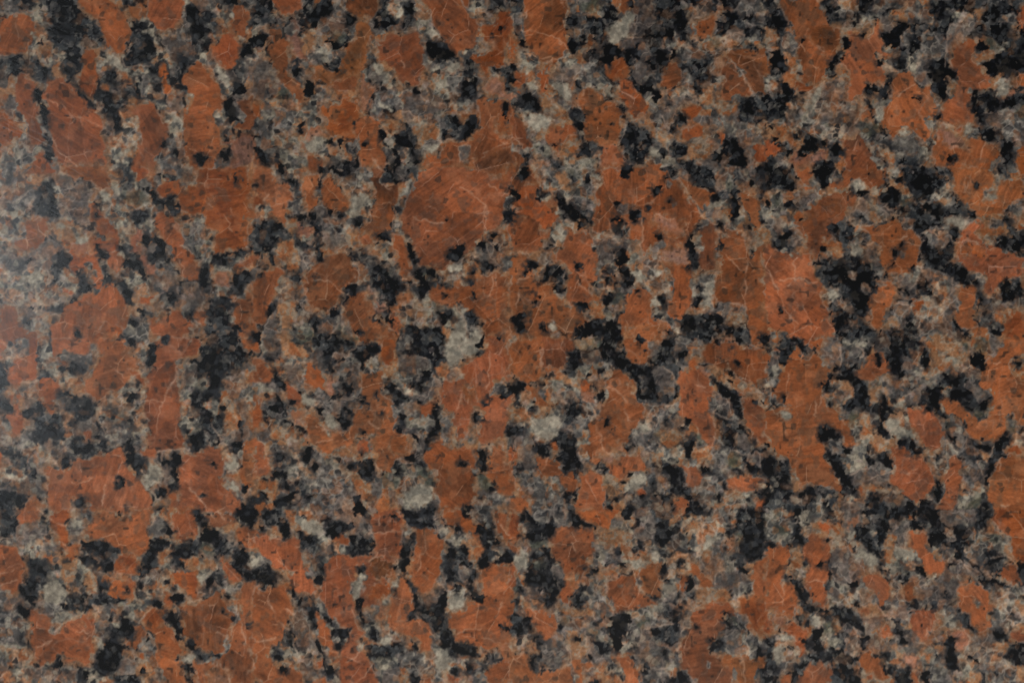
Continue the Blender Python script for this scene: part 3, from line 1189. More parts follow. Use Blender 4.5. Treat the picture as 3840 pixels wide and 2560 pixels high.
k 60 42 63 44 62 54 59 50
k 92 80 98 80 98 86 96 90 92 88
k 96 92 100 98 101 104 98 100
k 54 87 60 88 64 94 72 102 74 112 72 114 68 102 60 94
k 76 108 86 107 85 116 78 126 74 126 77 116
k 56 117 61 124 62 130 58 128 55 121
k 62 134 72 138 74 157 70 157 64 148 62 140
k 48 86 52 90 56 104 54 108 50 102 48 94
k 26 108 34 112 36 120 40 126 36 128 28 124
k 19 128 24 128 26 136 20 136
k 22 143 29 143 28 148 22 148
k 42 156 44 154 46 157 42 157
k 143 115 149 116 148 124 143 122
k 126 136 134 134 134 141 128 141
k 142 147 150 148 148 154 146 157
k 202 10 212 10 218 18 224 22 224 29 216 30 210 26 208 20 202 17
k 186 29 195 32 194 37 188 34
k 208 36 216 36 218 42 212 50 204 50 208 44
k 222 36 228 34 235 38 232 47 223 44
k 176 34 184 34 182 50 176 50
k 175 54 182 55 182 62 176 61
k 200 50 203 54 198 62 197 68 194 62 198 56
k 182 68 188 68 187 72 182 72
k 194 70 206 72 211 80 206 84 196 80
k 168 76 176 72 176 82 172 88 164 84 166 90 174 94 168 104 178 108 180 116 172 118 166 108 160 100 168 96 164 88
k 154 97 160 98 158 101 154 100
k 178 122 192 120 202 124 202 132 190 130 180 130
k 204 130 211 130 209 136 206 135
k 217 128 223 129 222 138 216 137
k 196 138 200 142 198 148 195 143
k 181 143 184 144 183 149 179 147
k 220 102 232 104 235 112 228 108
k 208 143 211 145 208 148
k 130 122 134 125 132 128
k 194 0 198 0 194 5 192 3
k 184 12 188 18 186 22 184 18
k 158 144 162 145 160 147 156 147
K 14 21 18 22 16 24
K 126 72 128 73 127 76 125 74
K 70 82 74 83 72 85 70 84
K 94 52 99 52 98 58 95 57
K 52 78 56 79 54 82
t 0 68 4 76 14 88 24 104 32 110
t 14 24 30 28 42 31
t 17 40 26 46
t 92 157 104 144 108 138
t 82 138 90 134 96 128
t 106 60 120 62 130 65
t 112 80 124 76
t 148 54 152 42 156 36
t 234 62 228 76 226 86 220 96
t 208 114 224 120 234 122
t 104 20 132 18
t 112 38 118 40
t 113 2 113 10
t 28 92 34 94
t 166 6 168 16 174 14
t 0 118 16 116
t 88 92 92 102 96 108
t 226 10 232 20
t 164 62 174 70
t 186 110 206 106
t 14 88 6 76
t 196 142 198 136 206 140 208 150
t 112 36 104 44
t 160 110 164 116
@20
d 0 0 10 0 9 12 4 14 0 12
g 0 14 10 12 12 26 14 32 8 36 4 30
d 2 34 12 34 14 48 8 46
w 4 50 14 46 22 50 26 60 18 64 22 74 26 84 18 84 10 66 2 62
y 62 4 78 0 82 8 78 12 66 10
g 48 0 62 0 60 12 54 14
d 80 8 94 4 100 10 98 20 88 20
d 54 16 70 14 84 18 86 28 84 40 72 44 62 44 56 34
g 55 24 66 18 70 24 66 32 56 34
b 68 34 74 32 74 44 68 46
o 56 50 64 50 64 56 58 56
w 90 22 104 14 110 10 113 20 108 24 106 34 98 38 92 43 86 38 86 30
v 114 2 128 0 132 8 130 20 126 26 118 32 107 33 108 24 114 20 110 12
v 98 36 110 34 120 34 124 42 128 50 134 58 132 64 124 76 116 78 112 72 108 60 110 52 100 44
d 128 0 150 0 162 2 160 24 148 30 136 26
g 162 8 176 4 180 12 170 18 164 14
w 136 40 152 36 156 48 144 50 132 50
d 130 46 142 46 144 56 134 60 128 56
d 144 12 158 8 158 28 150 30
w 166 36 182 34 182 46 170 48
y 180 34 190 36 190 44 182 44
d 186 12 210 12 216 22 210 30 196 30 184 32
g 206 4 224 2 232 14 230 26 214 24
w 192 34 206 32 210 42 200 46 192 44
v 196 28 214 26 214 36 200 36
g 158 44 176 48 180 56 176 64 164 64
d 162 56 182 52 190 60 190 70 176 74 164 72
g 182 56 192 58 192 70 184 68
g 156 64 166 68 168 80 158 82
w 150 80 166 82 172 92 158 90 148 88
v 142 92 160 90 166 92 152 100 146 98
v 138 98 148 98 152 104 150 114 144 118 138 110
g 126 96 138 98 136 112 128 110
w 130 114 142 112 146 128 138 134 132 126
w 124 136 132 132 136 144 128 150
d 98 124 114 112 130 124 128 138 120 146 110 148 100 138
v 166 106 184 106 190 118 184 124 172 114
w 194 110 204 116 204 124 198 124
d 204 96 220 88 235 88 235 108 220 116 208 112
g 206 112 224 116 222 130 212 134 208 124
d 198 126 212 134 216 150 206 157 192 157 186 146
o 174 128 186 134 180 146 166 148 154 146 158 132 172 130
o 190 92 208 94 204 104 190 106 184 98
d 146 132 162 132 162 142 148 142
v 34 60 42 62 48 64 56 62 58 74 54 94 44 88 46 78 34 74
w 36 74 48 76 54 84 53 94 42 88
g 40 90 60 94 60 100 52 104
g 56 66 62 60 78 58 80 66 76 78 66 74
w 80 66 86 76 94 80 96 90 84 90 76 80
o 92 80 100 78 100 92 92 90
d 8 84 18 82 24 92 30 98 34 106 20 106 10 104
w 8 103 24 104 37 108 34 116 20 122 12 118
g 18 80 28 86 26 92 18 90
w 22 130 34 134 34 150 24 146 16 140
o 26 90 36 92 50 100 54 110 46 112 38 104 30 100
o 44 120 60 122 64 132 56 142 46 138
w 60 138 80 142 80 157 48 157 50 146
d 34 144 46 146 46 157 34 157
g 16 146 34 148 34 157 18 157
d 10 140 16 142 16 157 10 157
p 10 0 50 0 50 16 52 26 52 46 50 54 40 60 34 62 26 60 22 50 16 46 12 40 12 28 10 16
r 26 60 36 61 34 70 34 82 36 92 30 94 26 86 26 76 22 68 26 66
o 28 84 36 84 38 96 32 100 28 94
r 0 32 4 38 6 48 4 54 0 60
p 2 66 12 66 14 74 12 82 6 86 2 80
p 0 108 8 108 12 116 14 124 18 132 22 140 14 140 6 132 0 136
p 0 136 8 136 12 142 10 157 0 157
p 34 116 44 116 48 112 60 116 62 122 52 124 46 132 46 144 40 144 34 134 30 126
b 101 0 112 0 108 6 104 14 100 8
o 158 8 166 6 162 18 160 22 158 16
p 164 22 176 18 186 14 188 22 184 30 178 36 172 36 166 32
b 186 6 198 6 202 12 190 14 186 12
r 84 60 94 54 102 52 108 62 108 72 98 76 92 74 86 68
r 98 74 110 74 114 84 122 90 126 98 124 106 114 110 108 104 104 96 92 88 100 84
p 64 82 72 80 80 86 86 94 92 92 100 98 102 106 102 112 104 120 98 130 90 138 78 134 68 130 66 120 68 110 62 100 60 90
p 82 134 96 132 102 144 108 152 106 157 76 157 82 148
p 142 56 148 56 154 62 157 72 154 80 150 82 146 90 140 84 136 76 138 66
o 152 80 160 84 154 86
b 200 46 235 44 235 86 224 88 220 82 214 72 208 62 202 56 196 50
p 194 52 204 58 212 72 222 88 212 90 204 92 196 92 190 88 194 76 192 66
o 172 80 182 80 186 94 192 98 178 96 170 92
r 154 102 166 96 176 98 170 106 164 112 158 106
r 156 120 170 114 178 116 176 124 164 130 156 126
r 190 108 196 110 196 120 198 132 192 138 188 130 190 120
p 120 157 126 152 138 150 138 157
r 222 132 235 134 235 150 226 150 220 140
o 134 120 142 120 140 138 136 130
C 88 30 92 24 104 16 111 10 113 20 108 25 105 34 98 38 94 42 88 38
C 10 105 24 105 37 108 34 116 22 122 14 116
C 37 75 50 77 55 86 53 93 44 88 38 80
C 126 136 132 134 136 145 128 149
k 107 2 112 0 112 8 108 6
k 54 14 58 14 58 24 52 28 50 20
k 52 34 58 36 62 44 56 50 52 44
k 84 43 96 42 100 46 100 52 94 52 90 60 86 58 80 56 84 50
k 102 50 112 46 118 40 119 52 116 56 110 50 108 60 104 56
k 74 46 78 48 76 54 73 50
k 122 34 134 28 142 24 148 28 146 36 138 34 126 36
k 152 10 158 12 160 20 154 28 148 26 150 18
k 154 28 164 34 168 42 162 40 154 36
k 145 44 149 46 150 52 146 54 143 50
k 132 48 142 50 142 60 136 58 132 54
k 124 58 131 58 130 64 126 62
k 110 76 120 78 136 80 138 92 134 96 126 88 116 84 112 80
k 138 98 146 96 148 102 142 100
k 152 104 160 108 160 114 154 114
k 8 86 16 82 20 90 28 96 24 102 14 98
k 56 100 62 106 68 116 66 122 58 114 56 108
k 64 132 74 136 72 144 64 142
k 108 112 112 120 114 128 104 134 100 126 106 120
k 36 133 40 134 40 138 36 138
k 0 70 3 74 2 82 0 84
k 214 14 218 16 218 32 215 32 214 22
k 218 12 230 18 226 24 220 20
k 164 0 172 0 170 4 164 3
k 192 0 202 0 200 6 194 8
k 148 132 160 136 160 142 150 142
k 186 138 194 138 190 148 184 146
k 210 94 216 92 222 96 222 104 212 102
k 166 70 172 76 172 86 168 84 164 78
k 170 68 180 68 178 72
k 200 128 206 130 212 140 216 154 206 154 202 142
k 164 152 174 154 174 157 164 157
k 100 152 110 152 110 157 100 157
k 136 136 141 138 140 146 136 143
k 205 40 208 38 209 42 206 43
K 100 98 103 99 101 101
K 90 115 95 114 94 117
K 60 76 63 78 62 82 59 80
k 146 118 150 118 149 121 145 121
k 184 0 190 0 188 4 184 4
k 234 114 235 114 235 120 232 118
k 182 8 186 6 186 12
k 220 40 226 42 224 46
t 10 28 26 30 40 36 50 45
t 26 58 40 56 50 54
t 46 70 52 63 56 62
t 56 70 54 90 52 94
t 62 100 60 98
t 204 57 212 72 222 90
t 106 116 104 124 96 134
t 0 124 10 134 14 140
t 86 70 90 76 96 80
t 66 88 66 82 76 79
t 112 78 124 76 130 72
t 138 108 146 118
t 34 108 36 114 28 118
t 192 46 194 34 204 32 214 32
t 108 34 120 34
t 12 24 14 10
t 0 16 2 30
t 148 90 162 88 170 92
t 12 104 14 116 22 122
@21
g 22 0 48 0 40 12 38 22 28 18 24 10
w 24 10 40 10 46 16 52 18 54 24 42 26 38 22 30 22 26 16
w 44 0 80 0 80 8 74 10 78 18 72 24 60 26 54 22 60 10 56 6
g 62 8 74 8 80 14 74 22 64 20
g 48 24 70 24 76 30 74 38 66 40 56 34
d 60 36 78 38 78 46 74 54 64 52 60 44
w 40 50 56 50 52 58 48 68 44 72 40 62
o 26 70 44 70 44 82 34 90 20 86 14 78
g 26 72 38 72 40 84 32 88 24 84
d 28 88 44 88 50 96 50 108 44 112 38 104 28 102
w 74 58 92 56 108 60 120 70 124 78 124 92 116 104 124 112 112 108 104 98 92 92 90 100 84 98 78 88 80 76 76 66
v 80 62 98 64 108 60 116 66 114 72 100 74 92 88 80 86 78 74
w 104 78 122 74 136 82 142 90 146 100 144 112 138 118 128 112 120 106 112 104 104 92
g 124 98 140 96 142 108 132 112
w 70 102 94 96 96 110 100 106 104 114 102 124 96 128 92 140 80 140 72 134 70 122 74 110
o 74 114 88 112 84 126 88 140 76 140 70 128
y 92 112 104 112 102 122 94 124
w 124 112 144 116 142 130 144 138 134 138 126 134
w 168 98 178 94 189 92 186 108 184 118 182 128 176 136 170 140 166 130 166 116
g 168 96 188 92 184 104 176 116 170 122
v 178 128 194 122 210 122 214 130 206 134 196 132 190 142 184 144 178 138
d 146 138 160 136 178 138 196 140 216 140 226 150 222 157 146 157
o 196 132 216 130 216 138 204 142
w 146 138 158 138 156 150 148 150
d 56 138 76 136 96 138 100 150 104 157 54 157
w 56 150 76 150 78 157 54 157
d 160 0 184 0 188 10 182 16 172 12
g 184 0 230 0 230 12 222 20 214 18 206 20 194 22 188 16
d 222 8 235 0 235 20 226 20
y 192 10 202 8 204 20 194 18
w 184 24 204 22 202 34 196 40 190 48 178 44 180 34
v 178 36 192 36 190 44 180 44
o 192 34 206 34 204 48 216 52 214 64 220 72 235 66 235 44 222 52 216 40 208 44 194 52
w 204 34 216 38 216 46 206 50
d 186 20 208 18 208 30 200 28 188 28
g 226 28 235 24 235 44 230 44
g 212 56 224 58 220 70 214 68
g 214 68 222 74 218 80 214 76
g 186 86 194 86 192 94 184 94
p 0 0 6 2 14 0 22 2 24 12 25 26 32 26 40 24 44 36 42 46 36 56 34 62 28 62 28 70 14 76 0 76
r 6 14 24 14 25 28 36 32 42 42 40 50 30 54 16 44 4 36 4 26
p 0 76 12 78 14 86 22 90 24 98 30 102 38 104 42 112 48 120 54 124 60 120 70 122 66 134 72 138 66 142 56 150 50 157 0 157
p 50 56 66 54 74 60 78 76 78 88 80 100 72 104 70 110 76 116 70 124 60 122 54 126 48 116 50 108 54 98 48 90 40 82 42 74 48 68
p 82 0 142 0 150 6 156 12 162 20 168 30 174 40 178 44 170 52 164 62 162 72 164 84 166 96 168 110 166 124 160 130 158 138 146 138 142 130 144 116 146 100 140 88 136 82 134 74 126 70 122 78 116 66 106 62 100 56 84 58 74 56 74 42 78 30 76 20 82 10
p 152 6 164 10 172 16 184 18 188 14 184 26 176 40 166 26 158 14
p 172 50 182 46 190 50 190 66 188 80 186 90 180 94 170 92 168 84 174 70
p 190 52 200 50 204 54 212 58 214 70 218 80 226 68 235 68 235 157 222 157 216 146 216 132 214 124 196 122 184 122 182 112 188 100 192 88 190 70
p 210 20 224 20 230 30 230 44 226 52 218 46 214 40 208 28
p 112 108 124 106 130 112 130 118 128 128 128 134 140 138 150 140 148 150 140 157 110 157 98 150 96 138 100 130 106 124 104 114
p 104 142 120 140 146 138 138 157 106 157
L 134 38 148 44 156 46 158 56 150 58 138 54 130 46
L 136 74 150 72 162 70 164 80 160 88 148 84 138 82
O 38 2 50 2 54 10 46 18 42 10
C 36 56 44 50 43 56 38 62
C 68 2 80 3 79 8 70 6
C 170 122 174 122 176 112 180 100 186 104 184 116 178 128
C 108 88 120 94 124 100 116 104 110 98
C 129 118 134 116 132 128 140 134 136 137 129 132
C 204 40 209 42 208 49 204 48
C 190 57 199 61 192 61
C 130 68 138 64 140 70 132 72 128 76
k 4 4 14 0 15 6 10 10 5 8
k 0 16 6 18 6 28 0 30
k 0 32 2 38 0 42
k 23 20 28 22 27 28 23 27
k 62 6 70 4 72 10 66 12 62 10
k 41 22 52 28 58 36 62 42 62 48 70 56 62 54 54 50 48 44 46 38 42 32
k 34 64 40 67 38 72 32 70
k 100 0 112 0 106 7 100 7
k 94 30 100 30 102 36 98 40 94 36
k 108 36 116 34 121 40 118 46 112 48 108 44
k 94 44 104 46 104 54 98 59 90 56 92 50
k 132 13 137 14 136 20 131 25 130 18
k 142 4 147 5 145 9 141 8
k 126 32 130 32 129 36 126 36
k 132 58 138 58 140 63 134 65
k 132 70 136 70 135 74 132 73
k 94 74 104 72 106 78 104 84 98 88 95 84
k 92 92 98 90 104 88 108 93 106 98 100 94 96 98
k 102 100 110 99 110 106 104 108
k 13 85 20 84 23 88 22 94 16 91
k 18 97 26 98 24 104 20 103
k 28 92 36 90 34 98 30 102 28 98
k 38 106 44 108 42 112 39 110
k 20 118 26 115 25 120 21 125 18 121
k 60 122 70 122 70 130 66 132 61 128
k 0 134 12 130 14 140 14 148 8 148 2 142
k 25 142 30 143 30 149 26 149
k 68 138 76 138 82 142 88 138 96 140 100 148 96 152 84 150 74 152 62 152 56 154 60 146 66 146
k 58 146 64 142 64 148
k 85 98 90 99 88 106 85 104
k 89 108 93 111 93 119 88 125 85 122 88 116
k 134 116 139 116 140 124 137 126
k 131 133 136 133 136 136 132 136
k 163 60 168 58 166 64 170 70 170 78 168 88 165 86 164 74 161 68
k 169 50 176 47 174 53 170 54
k 189 48 192 49 191 52 189 51
k 161 88 164 89 163 92 160 90
k 171 104 175 105 173 110 171 108
k 169 116 175 118 172 126 168 125
k 160 134 166 136 170 142 166 150 158 150 156 144
k 144 147 148 150 146 154 142 151
k 176 134 186 130 194 132 192 140 180 144 178 140
k 182 144 190 142 186 150 181 150
k 162 0 174 4 182 8 180 14 170 8
k 202 10 210 8 208 16 210 20 206 28 210 34 204 46 201 46 202 36 201 24 204 18
k 184 22 192 24 192 28 186 28
k 217 8 222 10 220 14 217 12
k 228 14 235 10 235 22
k 216 50 220 52 219 55 216 54
k 228 151 235 150 235 157 229 157
k 116 151 121 154 120 157 116 157
k 12 92 14 94 12 96
k 60 86 66 86 66 91 58 90
k 56 84 62 86 60 90
k 45 148 48 150 44 150
k 222 0 235 0 235 5 226 2
K 185 22 188 22 186 26
K 145 28 147 29 145 31
K 112 110 116 110 115 112
K 224 90 227 91 226 92
K 15 110 18 112 16 114
V 152 28 153 31 149 34 148 31
V 80 82 84 86 82 88 78 82
V 98 32 106 30 108 38 100 42 95 38
G 136 64 140 64 141 70 136 72 130 76 126 74 131 67
W 102 52 109 50 110 60 103 60
W 34 138 40 138 42 146 38 148 32 144
G 38 150 44 148 44 154 38 154
Y 186 74 190 76 188 82 185 80
O 106 86 112 86 116 90 110 92
V 142 8 148 10 146 16 142 14
W 36 56 45 50 42 60 37 64
t 150 4 160 18 168 28 174 40 178 46
t 0 32 8 38 12 44
t 178 46 188 48
t 92 22 98 12 97 2
t 114 32 126 30 134 26
t 134 38 142 44 150 44
t 13 14 12 26
t 7 99 6 112 3 126
t 6 99 18 98
t 58 96 60 104 68 110
t 52 120 54 128 50 138
t 74 56 90 58 98 66 108 64
t 188 54 200 61
t 189 56 189 66
t 194 76 206 86 212 92
t 214 78 216 96 214 118 216 128
t 228 74 232 84 235 92
t 96 142 110 146 122 142
t 194 122 212 122
t 49 94 48 104
t 194 107 210 108
t 182 110 184 122 182 128
t 118 68 122 76
t 132 90 136 82
t 42 44 40 58
t 76 66 86 64
t 188 92 186 104
t 118 46 120 60 118 68
t 0 77 16 77
t 78 12 86 12
t 165 127 172 130 178 128
@22
d 56 4 82 0 104 0 106 14 112 20 120 26 110 30 96 24 90 26 82 16 72 14 62 22 54 18
y 54 0 80 0 80 6 64 8 56 6
v 62 10 80 8 84 16 78 22 70 18
w 58 24 80 20 92 22 90 30 84 36 84 44 76 38 62 40 54 32
g 82 16 92 18 90 26 84 24
v 128 0 140 0 140 16 132 20 126 12
d 138 0 150 0 158 6 158 20 146 26 130 20
g 150 0 174 0 176 12 160 24 150 22 148 10
o 160 6 172 4 170 12 162 12
v 166 8 173 6 174 18 168 16
d 98 26 130 22 148 28 154 38 154 50 140 56 126 60 116 50 112 38
g 116 32 124 32 126 40 120 44 116 40
v 130 24 142 24 148 32 152 38 150 48 142 50 136 42 128 34
o 20 32 54 34 60 44 46 52 34 60 30 44
w 32 34 50 36 62 44 64 48 50 46 36 46
d 0 36 12 38 12 58 4 56
w 8 48 22 46 28 62 40 60 46 72 42 84 28 92 16 88 12 74 0 62
w 14 66 44 66 46 74 42 86 28 91 20 88 12 76
o 0 58 12 60 20 70 10 76 0 72
g 36 46 56 46 56 56 48 60 40 56
g 56 46 66 50 74 58 77 70 68 70 60 66 58 58
l 60 44 74 44 80 56 80 62 74 58 66 52
d 46 56 60 54 64 64 64 76 56 76 48 70
w 62 64 72 66 72 72 60 72
g 54 72 68 70 66 84 64 94 60 88 50 82 44 80
d 42 82 58 84 60 96 60 108 70 116 60 120 46 116 40 102 40 92
w 62 86 68 90 70 104 64 108 60 98
d 20 92 34 92 36 104 22 102
v 4 90 20 92 20 108 20 118 10 120 6 108
g 6 118 18 116 26 124 40 124 48 134 50 148 52 157 30 157 16 152 10 140
w 28 126 42 126 48 140 36 142 26 134
d 52 116 66 116 64 130 58 144 56 157 50 157 50 140
v 68 108 78 112 76 118 70 117
w 78 44 84 54 84 58 78 60
g 120 52 134 56 148 56 156 56 152 68 160 72 156 78 136 86 130 80 134 76 124 70
g 122 56 140 60 138 74 130 78 124 70
g 140 60 158 58 156 78 140 86 134 80
y 132 80 144 82 138 90 130 86
w 112 78 124 72 128 80 122 84 114 84
o 136 84 160 80 160 92 144 100 134 94
g 112 84 124 86 132 96 138 106 128 112 118 100
v 100 92 114 90 116 100 104 102
w 128 100 152 96 170 98 160 112 150 112 134 106
y 166 84 178 86 178 94 168 92
o 158 72 170 76 172 84 160 86
v 170 94 180 96 184 104 176 108 168 104
g 184 46 196 48 206 58 212 68 206 76 196 70 182 64 180 56
v 186 48 200 52 206 62 200 68 188 60
d 184 36 204 36 210 56 212 70 206 66 200 50 190 46
d 186 66 206 74 216 84 222 90 214 94 200 100 192 90 188 78
v 206 84 220 86 224 96 216 100 206 96
g 184 88 196 92 200 100 194 110 200 120 190 118 184 104
y 198 102 212 104 210 116 200 118 198 112
d 212 100 235 96 235 124 220 118 214 112
v 216 102 230 102 228 114 216 110
g 176 112 192 112 196 124 190 136 180 130 176 122
v 196 118 210 120 202 130 194 126
d 132 110 154 112 160 130 170 142 176 136 182 146 168 150 164 144 140 140 124 130 126 124 134 118
g 132 120 144 120 144 132 140 142 132 134
w 140 110 154 110 154 116 144 116
o 128 102 136 104 136 112 128 110
w 106 122 124 120 124 128 118 136 108 142 102 138
g 104 142 124 132 136 140 138 157 104 157
d 146 140 170 140 176 150 180 157 150 157 142 150
g 170 136 186 140 188 150 174 152
w 188 138 220 134 226 148 222 157 186 157 180 150
o 84 122 94 128 100 140 98 150 88 140
y 84 122 92 128 90 134 84 130
o 192 28 210 30 226 46 232 44 235 60 222 58 206 46 190 36
w 208 40 220 42 232 48 230 58 216 56 208 48
o 174 24 192 22 200 30 192 38 184 34
v 176 20 184 20 182 30 176 26
l 170 20 182 28 180 31 174 29
o 144 152 152 157 140 157
p 0 0 55 0 58 8 52 14 50 24 44 30 34 30 28 26 26 36 18 40 22 44 30 50 36 56 38 64 30 68 22 64 20 56 12 44 8 36 0 30
p 27 0 55 0 58 8 52 14 50 22 44 29 34 24 27 24 26 10
o 18 60 36 58 38 66 26 72 20 68
r 62 37 70 34 76 37 74 44 66 46 62 42
p 103 0 130 0 128 8 126 20 120 22 110 20 106 14 104 8
p 90 28 100 26 108 30 112 38 117 50 120 56 122 62 122 70 118 76 112 84 108 92 98 100 86 104 82 108 78 114 68 108 66 100 70 88 68 76 78 70 82 64 82 56 88 50 85 42 88 34
p 86 112 94 106 110 103 118 104 126 116 120 120 110 120 102 128 94 128 88 120
p 60 120 74 118 82 122 85 130 86 138 86 150 90 157 58 157 55 150 60 138 64 130
p 20 106 40 105 44 112 46 120 58 120 60 130 58 140 50 140 46 132 44 124 30 126 26 126 22 116
r 0 92 4 96 5 106 4 112 2 122 0 124
p 0 144 12 142 16 150 14 157 0 157
r 35 92 40 91 43 99 36 99
p 152 28 164 26 168 24 178 30 184 40 185 46 182 56 180 62 184 68 188 80 186 90 186 96 180 97 174 88 172 80 162 72 154 68 150 60 154 54 153 44 152 36
r 162 18 168 15 172 20 170 28 162 28
p 174 10 180 2 200 0 210 4 220 2 230 8 235 12 235 34 226 34 225 44 214 38 204 32 200 24 192 26 184 20 176 18
p 206 44 216 50 226 56 235 62 235 94 226 94 222 90 216 84 212 70 212 60 208 52
p 154 112 164 112 172 118 176 126 178 132 168 136 160 134 158 126 160 120
o 166 100 180 96 184 104 172 110
p 196 128 212 122 220 120 226 124 232 128 224 136 206 140 198 134
o 184 146 196 142 194 152 186 151
p 146 146 160 140 164 150 158 157 148 157
r 224 146 235 142 235 157 224 157
r 114 134 124 134 124 140 118 144 114 140
r 92 148 100 150 98 157 88 157
C 16 70 40 68 46 74 40 84 28 90 18 84
C 104 130 120 120 124 126 116 136 106 138
C 142 110 152 110 152 115 144 115
C 116 76 124 74 126 80 120 83
k 82 0 92 2 98 8 94 10 84 6
k 50 20 58 16 62 20 56 28 50 26
k 53 10 59 11 57 15 53 14
k 80 26 86 27 85 33 81 32
k 78 46 85 46 85 53 80 52
k 0 40 8 38 9 44 6 50 8 58 5 56 5 48 0 46
k 14 62 18 61 19 65 15 66
k 50 58 57 56 58 62 62 63 56 66 50 62
k 48 72 57 66 56 73 50 76
k 0 76 5 80 14 82 6 84 0 88
k 21 96 32 98 35 103 28 104 21 101
k 44 92 56 90 60 98 60 110 56 114 48 120 45 114 50 110 48 100
k 18 94 20 95 19 98 17 97
k 64 64 60 60 58 66
k 96 14 102 16 110 20 108 26 98 24 95 20
k 112 24 126 24 122 32 118 30
k 126 34 132 34 132 44 126 52 122 50 120 44 125 42
k 138 0 144 0 145 12 140 18 137 12
k 127 16 134 18 133 23 128 21
k 142 47 152 48 154 52 149 52 143 50
k 104 92 112 94 112 98 106 100 102 96
k 156 94 164 90 166 96 164 106 160 104
k 172 114 182 116 182 121 176 121
k 138 114 142 112 148 116 154 118 154 130 158 136 150 140 146 132 146 122
k 124 126 130 128 134 136 142 142 146 146 138 146 128 140
k 186 65 194 66 192 70 187 69
k 192 42 204 42 206 52 212 64 211 69 206 62 200 52 194 48
k 200 35 205 36 204 39 199 38
k 190 90 206 92 204 96 194 94
k 206 16 209 19 207 21 205 18
k 198 5 202 6 202 10 198 9
k 228 0 235 0 235 8 230 6
k 186 0 192 4 188 4
k 222 134 235 130 235 142 228 140
k 214 112 224 114 228 120 220 118
k 167 148 176 152 180 157 168 155
k 186 141 191 142 191 145 188 144
k 158 138 170 138 168 141 160 141
k 94 144 97 144 98 149 94 148
k 87 149 92 150 90 154 87 153
k 100 154 110 152 108 157 100 157
k 48 138 56 140 54 157 51 157 52 146
k 60 112 69 114 66 120 60 118
k 108 122 112 122 108 126
k 100 128 104 130 102 133 100 132
k 150 110 154 110 153 112 150 112
k 84 117 88 118 87 121 85 120
k 222 92 225 92 224 95 221 94
k 229 44 232 44 231 48 229 47
k 219 56 230 54 230 58 222 58
k 36 56 40 54 42 58 37 60
k 152 12 160 10 158 16 154 16
k 190 14 193 16 192 18
k 65 28 74 30 74 33 67 32
k 200 27 203 28 202 31 200 30
K 84 71 89 71 89 78 84 78
K 160 70 165 71 164 76 159 76
K 139 71 143 71 142 76 139 76
K 166 44 169 44 169 47 166 47
K 16 5 19 6 18 8 16 7
K 20 55 22 56 21 58 19 57
K 116 140 121 141 120 143 117 142
K 156 78 158 79 157 80
K 92 82 95 83 94 84
K 122 8 124 9 122 10
K 27 38 29 38 27 39 24 38
K 148 152 149 152 149 153 148 153
O 107 38 113 40 114 48 108 46
O 28 124 34 124 34 132 29 131
L 94 97 100 94 102 100 96 103
L 82 106 96 104 92 112 84 110
t 28 8 26 20 28 26 26 34 20 39
t 88 44 96 45 102 50 105 56
t 78 72 82 84 84 100 96 105 110 104
t 62 48 70 54 75 60 78 70
t 58 34 62 39
t 142 26 148 32 152 38
t 108 72 122 70
t 124 74 130 88 138 100
t 120 84 124 94 130 100
t 174 92 184 102 192 114
t 184 134 190 140
t 76 70 68 68
t 56 74 64 74
t 200 100 214 103 220 100
t 186 88 182 97
t 5 92 6 106 8 122 10 130
t 66 136 76 144
t 12 60 16 70 22 76
t 74 116 84 118
t 130 2 128 10
t 140 58 150 56
t 184 66 202 72 210 70
t 62 102 64 110
t 104 62 108 72
t 170 40 178 41
t 135 70 130 80
t 34 104 30 118
@23
d 10 0 36 6 38 20 32 26 20 28 12 24 16 14
g 18 0 36 0 34 8 22 8
v 36 0 52 0 52 10 40 12
y 16 24 30 26 32 32 20 34
w 0 38 16 32 18 44 12 54 6 56 2 46
v 8 50 13 48 12 58 8 60
d 18 36 34 34 38 48 36 62 30 70 14 64 16 50
y 20 44 30 42 32 52 22 52
v 38 48 46 54 48 60 44 70 36 66
d 8 68 24 68 42 72 40 82 34 88 26 86 12 80
g 10 68 28 70 26 78 12 78
w 8 76 24 78 28 90 44 92 42 84 46 90 50 92 40 94 14 88
w 66 12 100 6 110 14 114 28 118 38 116 50 100 54 88 52 84 60 64 66 66 50 76 40 80 26 78 16
o 80 14 108 16 108 26 96 30 80 32
v 90 6 100 6 102 12 90 14
g 88 36 102 38 102 44 92 52 84 48
v 112 18 122 6 130 10 132 22 118 28
g 116 4 122 0 120 8
w 116 28 130 26 134 32 122 36
v 104 0 130 0 134 10 122 8 112 4
w 108 40 116 38 120 48 112 54
o 118 36 130 38 128 46 120 48
o 66 52 104 54 96 58 86 66 70 66
w 62 60 88 64 90 78 94 90 86 96 72 92 66 76
g 72 76 84 74 90 88 92 94 80 94 72 84
d 56 72 66 74 68 84 60 88 54 82
o 40 84 56 86 76 90 78 96 60 96 44 92
g 44 96 78 94 86 98 88 108 84 114 66 114 52 106
y 46 98 54 96 54 104 48 104
y 70 108 80 110 78 116 72 114
g 108 96 130 96 150 98 158 100 140 106 126 108 118 112 106 108
y 116 98 128 98 124 108 116 104
w 104 90 130 84 138 90 136 96 112 96
g 136 84 154 82 164 90 164 100 156 104 140 98 134 92
d 134 88 146 84 160 96 152 100 140 96
v 108 112 126 108 154 102 158 106 156 116 150 124 148 134 146 140 132 146 120 148 116 140 112 130
g 116 126 146 124 146 136 134 146 122 148 114 134
d 126 106 154 102 156 112 148 122 130 116
w 100 116 114 112 110 124 104 130 100 128
v 70 116 84 118 96 128 90 134 78 136 70 130
d 70 116 84 116 92 124 92 134 78 128
v 28 116 46 114 54 130 54 142 40 144 30 136
